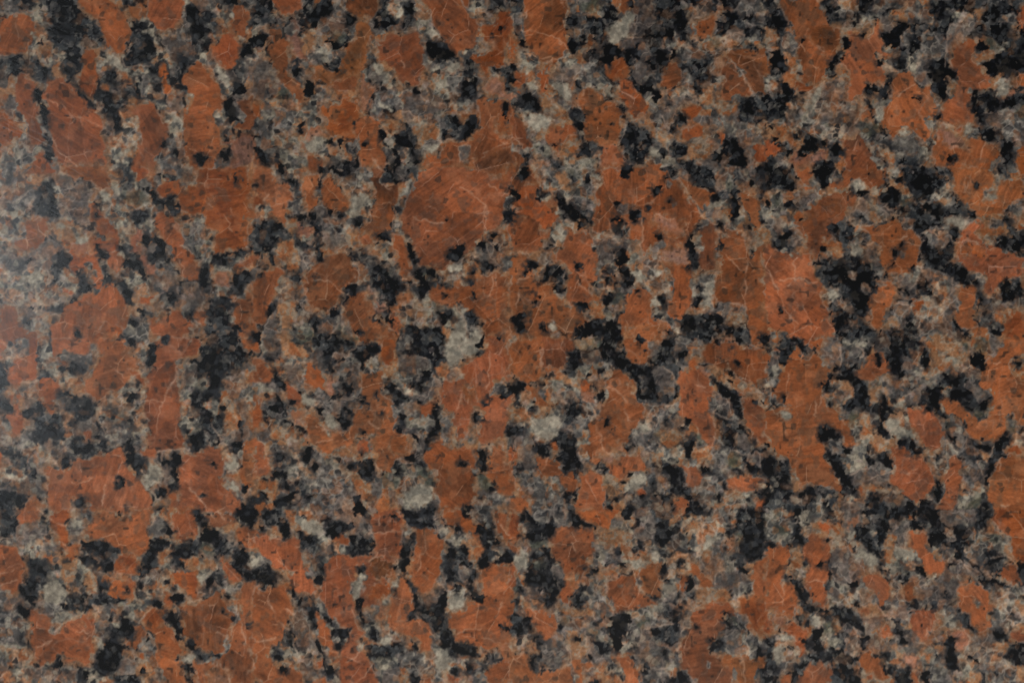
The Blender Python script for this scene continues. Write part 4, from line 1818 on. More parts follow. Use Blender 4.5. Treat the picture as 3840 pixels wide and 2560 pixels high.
o 48 112 68 112 70 122 68 134 56 130 50 120
v 40 110 50 108 52 116 42 116
d 0 92 12 94 20 110 22 120 14 118 0 112
w 0 114 20 112 18 126 0 130
g 10 112 20 110 20 118 12 118
o 14 120 28 124 26 130 16 128
d 16 128 28 130 24 144 22 157 16 157 18 144
g 54 142 58 150 54 157 50 150
w 64 144 78 142 80 154 66 156
v 66 144 76 144 76 152 66 152
w 84 144 102 142 104 150 94 150
g 112 134 122 140 134 146 142 150 130 157 118 157 112 146
w 138 136 150 134 154 150 146 152 140 144
d 146 150 158 146 166 157 146 157
d 128 0 146 0 152 10 148 22 138 30 130 24 134 14
o 142 8 154 0 160 0 152 8 144 12
g 150 20 162 18 162 34 152 36 146 30
w 152 8 166 6 176 6 184 14 176 20 170 30 166 38 160 34 166 24 156 16
v 170 8 186 0 192 10 194 18 180 20 170 18
w 170 4 188 2 196 14 194 22 178 28 170 24
g 186 0 202 0 200 10 192 10
o 200 6 212 6 212 18 202 18
o 176 8 158 10 160 18 170 16
y 180 24 194 24 194 36 182 36
g 182 26 194 22 196 40 204 48 196 56 188 54 184 44
w 194 42 206 44 206 56 196 54
d 206 0 235 0 235 36 224 46 214 40 208 28 198 22 204 12
y 204 20 214 22 212 30 204 28
r 196 26 204 28 204 34 198 36
v 176 40 186 42 188 62 178 56 172 46
v 188 58 200 54 212 56 218 64 216 74 208 78 202 70 190 68
g 208 64 216 64 216 74 210 78
w 138 42 152 42 150 52 148 64 150 72 138 78 136 68 140 58
g 136 50 152 48 150 54 140 54
o 150 36 160 38 152 46 140 42
o 174 30 182 32 180 46 174 44
v 142 72 150 70 148 80 142 82
o 168 70 190 68 200 72 204 80 196 86 180 86 170 78
g 156 72 168 78 166 90 156 86
d 160 60 168 62 172 72 166 78 160 72
w 206 74 212 78 208 90 204 86
v 196 106 206 108 212 120 210 130 200 130 196 120
y 204 94 196 98 206 104
w 206 104 216 114 216 122 212 128 206 112
g 214 114 235 110 235 130 222 128 214 122
y 214 116 220 118 218 124
d 186 112 198 114 196 126 186 120
w 212 66 222 68 222 76 212 76
d 220 148 235 142 235 157 220 157
r 0 0 8 4 8 14 10 20 8 28 0 32
p 0 26 8 34 10 38 0 36
r 0 46 4 50 6 58 4 68 0 70
p 40 13 54 12 62 12 76 14 76 36 72 44 68 54 62 66 56 76 54 86 44 86 42 78 46 66 50 58 42 46 38 40 34 30 32 24 36 18
r 60 0 100 0 96 6 90 10 88 16 78 14 70 8 62 6
o 50 56 66 56 64 62 56 72 50 70
p 86 66 96 60 112 56 117 64 118 72 128 80 138 86 126 86 116 88 104 90 96 92 92 84 88 76
b 112 55 124 48 134 42 138 46 138 56 138 68 136 80 130 78 120 72 116 62
p 12 86 24 88 36 94 42 92 44 100 42 108 36 116 30 118 24 110 18 102 12 94
p 0 132 14 128 18 136 22 150 28 142 40 144 54 142 54 134 70 136 76 142 66 144 64 157 0 157
p 94 132 110 128 113 140 120 154 120 157 100 157 102 144 96 138
o 78 140 88 138 86 148 100 152 100 157 78 157
p 160 44 168 43 172 50 178 58 186 64 184 72 174 70 168 62 162 54
p 150 62 156 56 162 60 162 70 156 74 150 66
p 166 88 180 84 196 82 206 88 208 96 196 96 196 106 190 112 184 118 180 124 182 130 192 130 196 130 208 132 206 157 176 157 162 152 156 142 152 132 154 120 160 114 162 108 168 104 164 98
b 190 131 210 130 226 132 235 132 235 142 224 146 222 157 206 157 204 146 196 138
p 222 44 235 34 235 120 226 114 216 108 214 100 208 90 210 80 222 74 222 66 218 60
r 210 78 224 74 235 80 235 114 226 112 216 100 210 92
g 204 92 214 94 216 106 208 104
C 138 66 150 64 150 70 142 76 138 74
C 1 40 14 36 16 44 8 54 2 48
C 108 44 115 45 116 50 108 50
C 96 126 112 116 110 122 102 130
C 178 22 192 20 190 26 176 36
C 208 110 215 116 214 120 210 118
C 128 86 136 84 139 90 132 92
k 52 0 58 0 64 8 70 10 76 14 74 11 80 15 77 17 74 12 64 10 60 13 53 9
k 8 4 14 2 16 8 22 12 20 18 12 12
k 28 8 36 8 38 16 35 23 30 20
k 14 18 22 14 28 18 20 26 14 26
k 101 0 111 0 108 7 103 6
k 132 9 138 2 142 8 138 16 134 14
k 131 24 140 22 146 12 152 10 152 18 146 24 140 31 134 29
k 118 27 121 26 120 33 118 33
k 160 20 165 22 162 24
k 214 14 224 14 230 20 228 30 230 36 222 46 218 40 212 32 216 26
k 208 48 216 52 218 56 212 56
k 14 57 20 54 28 58 36 56 38 62 34 68 24 68 16 66 13 62
k 28 32 34 34 36 44 36 60 34 56 33 42 30 36
k 36 62 42 60 46 63 44 66 38 66
k 28 80 36 80 35 88 30 86
k 86 96 92 94 98 92 110 95 110 100 106 106 102 114 100 124 96 128 92 120 88 108 90 102
k 140 94 146 92 152 96 156 97 154 101 148 100
k 136 92 141 93 139 96 136 95
k 126 110 134 106 138 110 132 116
k 152 74 154 78 154 86 150 82
k 136 48 142 48 141 54 138 54
k 140 61 146 61 143 64
k 152 45 158 47 156 51 153 50
k 97 48 104 47 100 51
k 73 53 78 52 77 55 75 56
k 62 81 66 81 67 86 64 87
k 10 94 14 94 16 98 12 100
k 0 104 6 106 8 100 10 108 4 114
k 15 102 18 104 17 107 15 105
k 20 115 24 114 22 121
k 24 121 27 121 27 124 24 124
k 17 134 22 132 21 140 21 146 18 140
k 70 132 75 133 72 136
k 88 138 94 137 96 144 92 147 89 142
k 110 122 114 121 114 126 111 126
k 118 140 124 140 126 148 120 150
k 139 128 142 130 140 134 138 132
k 182 116 190 116 189 121 183 120
k 192 118 197 120 195 126 192 122
k 193 94 200 93 200 98 194 98
k 204 103 210 104 208 109 205 108
k 198 98 201 104 197 102
k 220 130 226 126 231 132 222 132
k 76 157 76 155 80 155 80 157
k 152 146 160 147 158 154 152 152
k 82 46 86 47 84 50 80 48
k 68 74 72 74 72 77 69 76
k 7 68 10 68 10 72 8 72
k 46 102 44 106 48 105
k 58 114 63 115 62 118 58 117
k 174 0 182 0 180 2 176 2
k 44 0 44 1 45 1
k 164 32 166 33 165 35 163 35
k 38 64 46 66 44 70 38 68
k 24 70 30 72 28 75
k 70 58 74 59 72 61
k 7 21 10 21 9 24 7 23
V 178 136 184 138 182 143 178 142
K 220 93 222 94 220 95
K 96 35 100 35 100 37 98 38
K 64 52 66 52 66 54 64 53
G 54 140 62 150 56 157
G 98 66 103 66 103 69 99 69
Y 2 68 6 68 6 72 2 72
K 168 104 170 106 169 107
t 108 40 108 50 114 60 118 68 121 75 130 82 138 88
t 86 68 92 80 94 90
t 88 70 88 66
t 125 107 136 104 148 103
t 112 24 116 30
t 70 80 74 90 78 97
t 210 132 214 144 214 157
t 203 148 206 157
t 204 142 200 138
t 30 144 44 144 54 140 54 130 50 122
t 0 137 10 130
t 118 149 134 143 142 140
t 166 62 172 70
t 101 146 103 157
t 188 44 187 64
t 176 22 170 40
t 68 112 70 126 68 136
t 216 118 214 132
t 116 76 118 72
t 208 86 210 78 222 74
t 54 28 58 36
t 148 40 160 38
t 152 128 158 108
t 172 10 178 18
t 104 70 102 80
t 140 142 146 152
@30
d 0 14 14 18 18 28 10 36 0 36
o 0 24 10 26 12 36 0 38
v 14 32 26 34 28 44 18 46 12 40
o 14 48 24 50 26 60 28 72 24 82 14 76 12 68 18 60
w 0 66 8 68 10 82 0 86
d 0 86 24 80 20 94 10 104 0 108
d 48 0 82 0 80 16 64 22 54 12
w 62 0 82 0 78 14 66 16
o 64 0 78 0 76 6 66 6
g 96 0 128 0 124 6 114 8 100 12 96 8
g 126 14 142 8 142 18 138 24 132 22 128 18
w 84 16 100 12 102 22 96 34 90 36 84 26
v 102 14 118 16 118 26 106 30
g 120 34 134 24 150 30 146 44 130 50 120 44
d 126 20 160 22 170 40 158 56 140 50 128 54 130 34
d 150 0 196 0 190 30 160 30 150 14
w 162 10 176 10 190 16 186 26 168 18
v 166 22 188 20 192 26 180 36 172 46 164 52 160 40
g 140 28 158 30 162 44 158 56 140 52
d 116 44 128 42 132 54 124 66 112 64
w 100 50 108 48 114 58 120 66 114 68 106 62
w 126 52 140 48 138 64 132 68 126 60
v 138 54 150 54 148 68 136 68
v 134 68 148 66 148 78 140 78 134 74
o 192 8 204 4 206 20 194 26
d 204 0 235 0 235 60 210 66 198 60 208 46 216 42 210 36 190 32
g 212 14 228 14 228 24 216 22
y 196 36 208 34 216 42 216 50 206 46 198 40
w 214 42 222 36 216 50
w 208 76 224 72 222 86 210 96 206 88
o 204 88 214 92 212 98 206 96
l 222 84 230 80 235 84 226 92 216 92
d 188 84 208 88 210 104 196 112 186 104
d 210 94 235 84 235 106 216 100
w 218 100 228 104 230 118 224 132 214 124 214 108
g 214 102 226 100 235 118 230 130 216 128
v 198 104 214 102 214 120 202 118
y 228 98 235 96 235 110 228 106
v 52 78 60 72 74 76 72 90 66 92 54 90 48 88
w 38 74 56 72 46 92 40 98 34 106 30 96 34 86 42 80
g 46 92 66 90 76 94 78 104 70 110 58 114 50 104 40 106 40 98
w 28 92 40 100 48 104 54 104 40 116 30 122 20 118 18 104 18 96
w 16 96 32 98 32 118 20 120
g 18 100 32 98 30 116 22 118
w 38 120 50 112 70 108 70 128 66 134 56 132 46 128 38 128
v 72 102 86 104 86 116 80 124 70 120
v 52 104 62 106 60 112 52 112
w 80 92 90 90 90 102 84 104
w 90 88 104 82 110 92 110 110 104 122 96 112 98 100
y 86 110 102 112 106 122 94 126 84 120
w 100 100 106 98 108 114 100 114 96 108
g 88 128 104 124 120 128 124 146 116 157 104 152 94 142
o 100 134 114 136 120 144 112 154 104 144
w 120 116 132 120 132 126 120 130 116 124
g 116 130 138 122 144 140 138 150 122 142
w 136 138 146 130 146 148 136 150
w 150 112 172 116 182 114 190 114 190 122 178 128 166 122 154 118
w 170 70 174 66 172 84 166 88 160 80
o 160 76 172 72 176 84 166 88
d 22 118 40 124 50 130 48 140 30 144 22 134
o 0 116 24 116 34 130 28 142 12 136 0 130
d 0 130 20 132 26 146 24 157 0 157
g 6 144 20 144 20 157 6 157
w 0 70 6 72 8 80 0 84
l 24 140 54 138 52 148 40 157 22 157 20 144
d 42 148 62 146 64 157 40 157
w 84 96 78 92 90 98
d 118 146 136 142 140 157 118 157
w 144 148 156 152 154 157 144 157
o 186 104 192 102 188 110
d 184 116 212 120 220 130 206 134 190 126
d 206 132 228 128 226 150 210 157 208 140
v 210 142 218 146 218 157 210 157
p 10 0 44 0 50 8 56 16 60 22 66 24 68 32 67 42 62 52 56 60 54 66 56 70 46 76 38 78 28 84 22 84 26 76 30 68 27 60 26 52 28 42 24 36 22 28 16 18 12 10
r 24 74 36 76 44 80 36 86 26 86
p 74 28 82 26 88 36 94 36 98 28 99 16 102 20 104 32 108 44 112 50 108 52 100 52 100 58 106 62 110 66 113 72 108 78 100 76 92 76 90 84 86 88 80 92 76 94 72 90 74 82 74 76 70 72 62 68 60 64 62 58 68 52 72 42 74 36
r 0 128 8 130 14 138 6 146 0 144
p 118 68 130 65 133 70 136 78 142 80 150 80 154 88 156 96 156 106 152 110 144 110 148 114 153 120 152 130 144 132 134 122 124 116 116 130 112 124 106 116 102 104 110 98 112 88 114 78
p 86 104 100 98 98 106 94 112 86 112
p 178 38 188 36 192 42 190 54 196 62 200 68 206 70 204 80 192 84 186 84 188 94 186 104 190 104 188 112 184 114 172 117 156 114 154 108 158 100 162 94 170 86 174 72 172 66 168 58 170 48 174 42
o 190 48 208 46 212 50 206 58 198 60 192 56
r 224 72 235 66 235 80 226 82
r 228 10 235 4 235 30 230 30 228 18
p 152 130 156 118 162 116 172 122 180 128 190 126 200 130 200 134 214 132 214 142 210 148 206 157 150 157 154 148 150 140
l 156 116 170 118 180 128 186 136 172 136 156 134
p 70 128 84 122 90 128 90 134 94 142 102 150 104 157 64 157 70 150 68 138
o 60 148 70 148 68 157 60 157
r 228 136 235 134 235 157 226 157
r 178 114 178 122 170 120
C 52 76 44 84 38 96 34 104 42 102 46 92
C 211 44 217 44 215 50 209 49
C 180 116 189 113 190 120 182 125
C 120 120 130 122 126 129 120 126
C 101 100 107 98 107 110 102 114 99 108
C 210 82 222 74 221 86 212 90
k 3 12 8 8 12 14 16 24 12 30 6 26 2 20
k 4 50 12 46 16 54 17 62 14 66 8 66 2 60
k 56 60 60 56 62 50 68 44 68 36 74 34 75 42 70 50 68 56 62 60 60 66 56 66
k 84 0 96 0 96 8 90 12 84 8
k 108 8 116 6 114 14 108 16
k 104 32 112 30 120 20 130 24 124 34 116 44 110 42
k 100 56 104 52 106 60 102 60
k 92 77 100 78 104 82 106 78 113 74 112 84 108 92 104 86 98 82 94 88 90 86
k 150 56 162 56 168 64 174 66 172 72 164 72 162 80 164 86 158 92 152 86 150 74 148 66
k 190 36 198 40 204 45 196 47 192 44
k 196 62 206 56 214 48 222 46 228 60 222 70 212 72 202 68
k 202 28 220 24 222 34 214 36 206 34
k 206 4 214 8 212 22 206 26
k 224 0 228 4 228 12 224 10
k 186 30 194 28 192 34 186 33
k 188 86 192 84 194 94 190 100 186 96
k 204 90 210 86 212 98 208 104 202 100
k 192 112 200 106 200 112
k 196 122 212 121 212 126 202 130
k 212 134 224 130 228 138 222 150 216 144
k 10 72 16 74 18 80 24 82 22 86 14 84
k 22 124 27 123 27 127 23 127
k 34 128 42 130 46 136 40 142 28 142
k 48 130 52 128 54 134 50 138
k 58 134 64 133 69 138 67 142 60 142 56 138
k 152 108 156 106 156 112 153 112
k 110 120 114 126 114 131 109 129
k 4 126 10 126 8 130 4 130
k 40 154 46 152 46 157 40 157
k 126 148 132 146 132 150 126 150
k 104 148 108 148 108 151 104 151
k 138 152 144 152 144 157 138 157
k 166 142 172 144 168 148 164 146
k 54 4 60 8 58 14 54 12
k 158 4 162 8 162 16 158 16
k 0 146 4 148 4 154 0 154
k 220 54 235 40 235 64 226 68
k 84 28 89 31 87 35
k 132 90 140 90 140 94 132 92
k 112 68 116 67 116 71 112 71
k 96 124 98 128 96 130
K 31 36 35 36 34 39 31 39
K 116 53 124 52 124 62 118 64 114 60
O 62 58 70 60 76 66 78 74 72 74 62 68
B 36 24 60 22 67 32 66 44 60 52 50 46 40 36
t 54 74 48 84 44 96 36 106
t 64 60 70 58 76 68
t 54 104 48 110 40 118
t 70 130 72 122 84 110
t 100 16 97 30 92 34
t 126 28 120 38
t 164 32 164 50 162 62
t 132 68 136 76
t 112 66 120 66 128 62 130 66 136 68 138 52
t 152 113 164 115 174 117
t 120 88 134 78
t 40 40 52 48
t 20 46 28 45
t 124 54 122 60
t 0 86 12 88
t 196 145 200 132
t 136 48 124 52 130 48
t 130 30 150 30 158 28
@31
d 0 0 24 0 28 16 18 20 0 18
w 0 20 20 18 24 28 18 38 22 46 14 54 0 54
y 6 24 12 24 12 32 6 30
v 24 20 40 18 46 24 40 34 32 36 24 32
g 0 44 14 46 10 60 2 62
v 20 56 34 58 36 74 24 76 20 68
g 20 54 30 54 30 60 20 62
v 74 14 82 6 90 16 94 22 84 36 78 40 74 46 66 50 60 46 62 38 74 26
o 74 44 86 44 86 54 78 58 76 50
v 84 24 92 26 90 36 84 40 78 38
d 66 48 76 50 80 64 72 74 66 70 64 60 58 58 58 50
w 82 52 92 56 94 68 88 74 90 82 80 82 76 72
o 50 62 66 64 70 78 56 84 48 76
o 90 26 98 28 100 40 104 46 96 50 92 42
g 82 40 92 44 90 52 84 50
v 98 24 112 30 116 42 106 44 102 38
v 90 68 102 70 104 84 96 88 90 78
g 96 90 106 90 110 100 100 102
o 108 0 136 0 134 22 120 20 112 16
w 114 0 124 0 120 10 112 8
d 120 0 168 0 170 10 156 22 140 30 132 22 126 12
y 118 24 132 24 134 34 122 38
d 116 36 140 30 150 40 176 30 184 44 176 60 172 74 164 84 176 90 186 104 170 102 154 92 142 86 140 70 140 58 134 46
w 152 18 168 12 172 18 168 24 152 28
v 162 44 178 40 184 44 178 54 170 52 162 48
v 120 42 132 44 132 56 126 56 122 48
g 146 50 166 50 172 60 160 70 150 68 142 58
d 166 84 184 92 190 104 178 108 166 98
v 140 88 154 92 164 94 174 100 176 110 174 124 172 140 162 136 158 126 164 118 154 112 152 104 142 96
v 114 94 130 96 138 100 136 110 126 108 118 108 114 102
w 152 94 166 98 168 108 162 120 152 114
d 138 96 148 104 152 116 140 114 136 106
w 144 122 160 120 164 132 170 142 162 152 150 150 138 150 136 140 144 132
g 142 138 156 134 164 142 162 150 146 150 138 148
g 112 118 130 120 132 130 124 140 112 138
v 114 122 130 122 128 130 116 130
o 106 138 120 138 118 148 108 146
v 160 130 172 134 176 150 166 152 162 144
d 170 132 184 148 192 157 170 157
d 44 82 60 80 72 84 86 80 96 92 100 106 92 120 92 136 80 130 70 120 60 112 50 106 44 94
g 50 106 66 110 72 120 80 132 82 144 70 140 60 128 48 120
w 52 112 66 114 62 118 54 117
d 56 122 80 130 94 144 96 157 62 157 60 140
g 72 138 84 134 82 150 74 150
d 76 144 104 144 130 150 146 157 60 157 66 150
d 10 146 16 148 24 157 10 157
w 184 92 198 90 202 100 196 104 188 104 182 102
v 194 98 204 102 202 112 196 108
w 196 22 202 14 210 16 208 26 200 28
o 190 40 210 36 222 52 216 64 202 70 190 64 186 50
g 202 46 216 44 216 52 204 54
d 212 40 226 42 230 56 235 70 235 84 226 78 218 72 210 70 212 60 222 60
g 222 30 235 20 235 44 226 46 222 38
w 226 40 235 36 235 48 228 48
d 214 104 228 98 235 110 230 118 218 120 212 112
g 204 112 216 112 216 122 226 120 235 118 235 134 222 132 214 128 206 120
g 198 124 212 122 214 134 206 146 200 144 194 130
v 206 10 214 8 218 4 214 16
d 212 0 222 0 222 6 214 4
o 188 142 204 144 206 157 186 157
g 204 144 216 144 214 157 204 157
p 26 0 42 0 42 16 34 18 28 12 26 6
p 64 0 108 0 108 8 102 16 92 20 86 12 82 8 76 12 72 16 66 18 56 18 54 10 66 8
b 44 28 56 20 76 18 82 22 80 30 74 38 66 48 58 52 60 62 52 66 48 80 44 84 40 82 42 88 44 96 52 106 50 114 54 126 60 140 62 152 54 157 24 157 14 148 8 138 0 120 0 66 10 74 22 76 34 74 36 70 32 58 20 50 22 40 34 36
p 0 66 10 74 22 76 38 76 40 84 44 98 52 106 48 116 54 126 60 138 62 150 48 157 26 157 16 148 0 146
r 22 40 30 36 34 42 28 50 22 50
p 86 52 98 48 108 46 120 44 126 52 134 56 142 62 140 76 140 86 132 94 124 96 110 94 104 88 100 80 104 70 96 66 92 58
p 98 104 112 100 118 108 116 114 112 124 108 138 100 148 94 142 92 130 90 118 96 112
r 130 118 142 116 150 120 144 126 142 134 134 132
p 166 0 200 0 206 6 206 14 200 20 196 30 208 26 214 10 220 6 228 8 235 6 235 24 226 28 222 36 214 42 204 44 192 42 184 36 176 26 170 16
p 184 48 192 44 200 50 192 60 202 68 210 70 220 74 235 76 235 98 222 98 212 104 208 112 202 114 198 108 200 96 190 94 182 92 174 84 170 76 172 64 178 56
r 172 66 190 66 200 68 206 72 200 80 184 80 174 78
p 176 108 188 104 194 112 194 122 190 130 194 142 186 146 178 144 172 136 174 124
r 210 132 222 128 235 130 235 157 212 157 214 146 218 138
o 208 134 220 126 226 132 214 140
p 216 152 235 150 235 157 214 157
r 228 50 235 48 235 54 230 54
C 74 14 83 7 89 14 90 20 80 18
C 52 112 64 110 66 115 56 118
C 202 22 210 16 210 26 202 27
C 134 92 141 88 138 98 134 104 130 102
C 76 68 88 72 88 80 80 80
C 162 46 178 42 183 46 178 54 170 50
k 0 0 6 0 4 10 0 14
k 14 8 20 4 26 10 27 17 18 18 12 14
k 0 24 4 30 4 38 0 36
k 16 32 22 29 26 34 20 36
k 10 58 20 54 20 66 21 74 12 74 4 68
k 43 0 56 0 57 10 54 20 49 20 45 10
k 60 0 66 4 66 7 60 5
k 83 40 88 39 87 44 83 44
k 57 50 66 52 62 57 58 55
k 106 16 114 16 120 20 120 24 114 36 108 28 102 22
k 78 18 92 17 91 22 80 22
k 120 4 124 4 123 13 119 11
k 132 12 142 4 152 6 152 16 146 28 134 28 136 18
k 144 30 158 28 164 36 160 46 150 42 146 38
k 134 46 144 46 146 54 138 58 132 52
k 170 26 176 30 178 34 172 34
k 182 34 190 38 190 44 184 42
k 168 54 176 55 172 66 168 76 164 74 170 66
k 144 76 152 70 160 78 156 88 146 84
k 164 90 176 88 184 94 182 102 174 98
k 142 110 150 108 153 113 152 118 142 114
k 120 110 130 108 129 114 123 114
k 128 136 135 135 134 141 130 142
k 50 84 56 88 66 82 78 88 84 82 92 86 98 96 94 102 98 108 90 106 84 104 92 116 88 132 80 126 74 116 64 106 54 100 52 92
k 62 136 70 132 70 144 64 150 61 144
k 80 130 90 128 88 136 82 134
k 214 40 222 40 222 46 217 47
k 210 62 218 60 222 68 214 71
k 230 60 235 60 235 66 231 66
k 213 106 220 102 226 108 230 100 233 112 226 118 218 120
k 228 82 234 84 231 86
k 194 112 198 120 195 122
k 186 100 194 101 192 106
k 178 102 184 104 180 106
k 206 143 214 143 212 150 208 150
k 92 142 95 138 96 148
k 92 152 96 150 98 157 92 157
k 114 150 122 154 118 157 112 157
k 126 153 136 154 134 157 126 157
k 0 152 2 157 0 157
k 114 44 118 43 116 46
K 115 74 119 74 118 79 115 77
K 112 84 116 85 114 88 111 87
K 132 88 135 87 134 92 132 91
K 121 66 123 66 123 70 121 69
K 98 50 100 50 100 52 98 52
K 91 2 95 3 94 5 91 4
K 9 127 13 127 13 132 9 132
K 190 12 193 13 192 16 190 16
K 29 44 32 44 32 48 29 47
K 49 69 54 69 52 76 49 74
K 98 74 104 74 102 78 98 78
K 72 18 75 17 75 19 72 19
K 97 97 102 98 101 100 98 100
V 84 104 92 104 95 110 90 114 86 110
V 72 92 82 92 80 100 72 98
G 86 58 92 58 92 66 86 66
G 122 74 126 74 126 80 122 80
t 0 92 8 108 16 128 26 140 25 144
t 32 122 36 130 40 144
t 18 106 26 102 24 86 28 80
t 2 96 20 88 28 80
t 33 40 42 28
t 48 138 54 136 58 142
t 72 16 82 8 90 18
t 78 38 84 26 92 20
t 84 68 96 67
t 90 50 108 46
t 134 48 128 56
t 136 90 142 87 152 92
t 142 88 138 102 130 108 120 108
t 172 66 184 64 202 68 206 66
t 182 42 178 54
t 154 62 168 60 170 66
t 170 98 170 110 164 120 158 128 166 140
t 104 70 118 64 126 62
t 186 104 198 96
t 20 52 28 50
t 24 68 32 60
t 182 8 180 20 184 12
t 210 28 235 26
t 108 34 114 38
t 138 142 146 136
t 12 102 26 100 46 102
t 118 122 132 124
@32
d 8 0 36 0 32 10 20 12 12 18 4 14
v 2 12 12 14 12 24 4 24
w 0 22 11 22 10 32 6 40 0 44
v 48 4 54 0 66 0 68 16 64 24 54 22 50 14
g 70 6 84 4 90 10 84 18 74 24 66 20
w 66 4 78 0 96 0 92 6 80 4 70 8
v 92 0 112 0 112 12 100 12
d 106 4 134 0 140 8 134 16 130 28 120 32 112 26
v 116 14 132 14 130 28 120 28
w 130 6 142 8 146 20 142 34 132 28
w 102 30 120 34 120 40 108 42 98 36
g 108 36 122 38 126 46 118 54 108 48
g 124 28 138 28 140 38 128 40
v 128 44 140 42 142 54 132 58 124 54
g 142 36 156 36 152 44 142 46
o 146 0 176 0 176 10 184 14 180 26 166 24 158 30 146 34 140 30 150 16
y 172 0 204 0 200 10 182 10
w 160 12 178 14 184 20 180 30 170 24 160 20
d 140 42 158 36 182 30 204 48 206 58 192 66 174 62 160 58 146 54
v 182 26 194 24 194 36 184 36
w 156 40 168 42 166 50 158 50
v 176 36 190 36 204 48 198 60 190 50
y 182 62 206 58 204 68 190 70
v 204 0 216 0 216 12 206 15
o 222 20 235 10 235 40 224 46
y 230 8 235 8 235 16
d 58 20 84 20 90 36 92 56 84 64 70 62 54 60 50 40 56 32
o 60 36 76 36 78 48 70 56 60 54 62 44
w 62 46 72 44 74 52 66 54
w 92 38 104 36 106 50 98 56 92 50
o 90 42 104 42 102 54 92 52
w 54 50 66 52 66 64 58 62
g 68 64 90 60 100 64 102 84 98 84 92 70 84 74 78 76 70 70
y 72 64 82 66 82 78 74 74
w 78 74 90 78 94 92 90 100 80 94
w 112 54 128 56 134 72 134 84 128 90 116 88 108 80 108 68
w 110 74 124 76 128 88 118 90
v 122 70 134 78 130 84
g 160 70 174 72 182 84 186 92 176 98 164 88
y 162 74 168 76 170 82 164 82
v 168 84 184 88 190 96 178 98
g 156 92 174 96 174 104 166 108 158 104
w 144 98 158 96 160 104 168 108 168 120 156 118 144 108
g 174 96 192 98 194 106 182 108 176 104
g 178 108 200 110 200 134 190 136 178 132
v 180 110 194 118 198 128 186 130
w 180 132 200 134 198 146 188 157 174 157 172 146
y 184 146 196 140 192 154 180 157
y 218 78 228 76 230 88 222 86
w 226 84 235 80 235 98 226 94
d 224 66 220 80 226 76
o 226 98 235 96 235 106 230 104
w 6 62 22 62 26 72 20 78 12 80 8 72
l 2 78 18 82 24 92 14 98 4 90
d 50 78 64 80 66 92 76 100 74 114 62 114 56 106 52 96
g 56 88 64 90 68 100 60 106 54 98
w 72 98 86 92 98 98 96 112 84 118 74 124 70 110
v 72 124 90 114 112 118 112 132 92 132 80 132
w 82 94 94 90 94 102 84 102
g 88 102 106 106 114 118 100 120 88 112
d 128 84 142 96 144 104 134 104 126 96
d 0 96 8 104 20 110 24 124 20 138 8 140 0 128
d 0 136 20 138 44 132 54 140 66 134 70 140 60 157 0 157
g 20 140 36 138 36 150 22 150
w 44 140 58 142 54 157 42 157
v 66 150 76 138 88 138 88 157 66 157
w 76 138 86 138 84 148 72 150
d 90 140 108 138 124 136 134 150 136 157 88 157
g 108 140 120 138 128 150 112 157
o 88 134 110 132 110 140 96 140
d 150 120 160 122 160 144 148 144
d 140 142 152 146 158 157 138 157
w 150 104 162 108 164 120 152 118
p 2 2 8 4 12 10 6 10 2 7
r 38 0 52 0 48 4 50 14 42 10 38 4
p 14 24 18 14 26 4 30 12 36 14 42 8 48 16 52 22 58 26 58 36 52 40 52 48 54 60 62 60 70 74 76 80 82 94 72 98 68 94 66 88 60 80 52 78 46 84 52 96 54 110 60 116 62 122 68 132 72 142 64 138 50 134 44 132 30 136 24 126 22 116 18 108 6 104 2 92 0 84 0 62 8 60 20 60 24 62 12 56 2 48 6 38 12 30
p 78 30 90 22 92 12 100 10 110 10 114 28 104 32 96 36 88 36 80 32
o 84 66 92 68 98 78 96 84 104 86 110 94 108 104 100 104 94 94 88 88 86 76
p 128 60 144 58 152 66 162 80 164 88 158 98 148 102 140 92 138 84 130 78 127 68
p 156 54 166 51 178 56 182 64 194 72 204 70 206 56 204 46 194 44 190 38 196 28 200 18 210 12 216 0 235 0 235 10 228 14 224 20 228 30 235 36 235 78 228 76 226 66 220 72 218 84 212 92 200 90 186 90 180 80 178 72 168 70 160 66
p 112 96 120 92 128 98 134 106 138 104 146 112 152 122 154 130 150 138 142 146 136 150 128 144 118 136 112 128 114 116 114 106
p 166 108 172 102 178 110 178 130 176 142 170 152 160 157 156 152 162 140 160 126 166 118
p 204 126 210 114 216 106 224 102 235 108 235 157 206 157 200 140
r 220 98 228 94 234 102 228 105 220 102
o 194 100 204 104 202 112 196 108
l 24 128 34 130 34 136 26 134
o 62 150 66 146 66 157 60 157
r 84 132 88 136 86 140 82 136
r 184 0 190 0 189 6 185 5
C 108 72 118 70 122 78 132 82 132 86 120 90 110 82
C 4 24 11 22 9 32 5 36
C 114 56 124 56 126 60 120 62 114 60
C 10 64 20 62 24 70 16 74
C 160 44 166 44 166 48 160 49
C 166 94 172 96 174 103 168 100
k 13 10 20 8 18 16 14 22 12 16
k 98 12 103 12 104 24 101 22
k 112 4 120 4 122 18 120 30 126 30 118 34 114 28 112 16
k 128 0 136 0 134 5 130 4
k 143 6 150 12 148 20 144 26 142 20
k 186 10 194 7 200 16 200 22 194 29 190 24 186 22
k 226 16 232 18 232 28 226 28
k 160 30 168 25 172 30 178 34 174 42 166 40 162 36
k 152 38 160 39 160 44 154 44 158 52 154 58 162 72 156 68 148 56 142 54 148 48
k 168 46 182 44 188 48 186 52 178 54 168 53
k 196 56 202 52 203 58 200 62 196 60
k 182 60 190 60 186 63
k 46 40 54 40 61 41 62 44 57 48 52 46 52 43
k 61 32 70 32 82 32 86 40 92 52 92 62 84 62 76 58 80 52 80 42 72 38 64 36
k 70 56 78 55 76 62 72 63
k 54 56 58 57 57 60 55 59
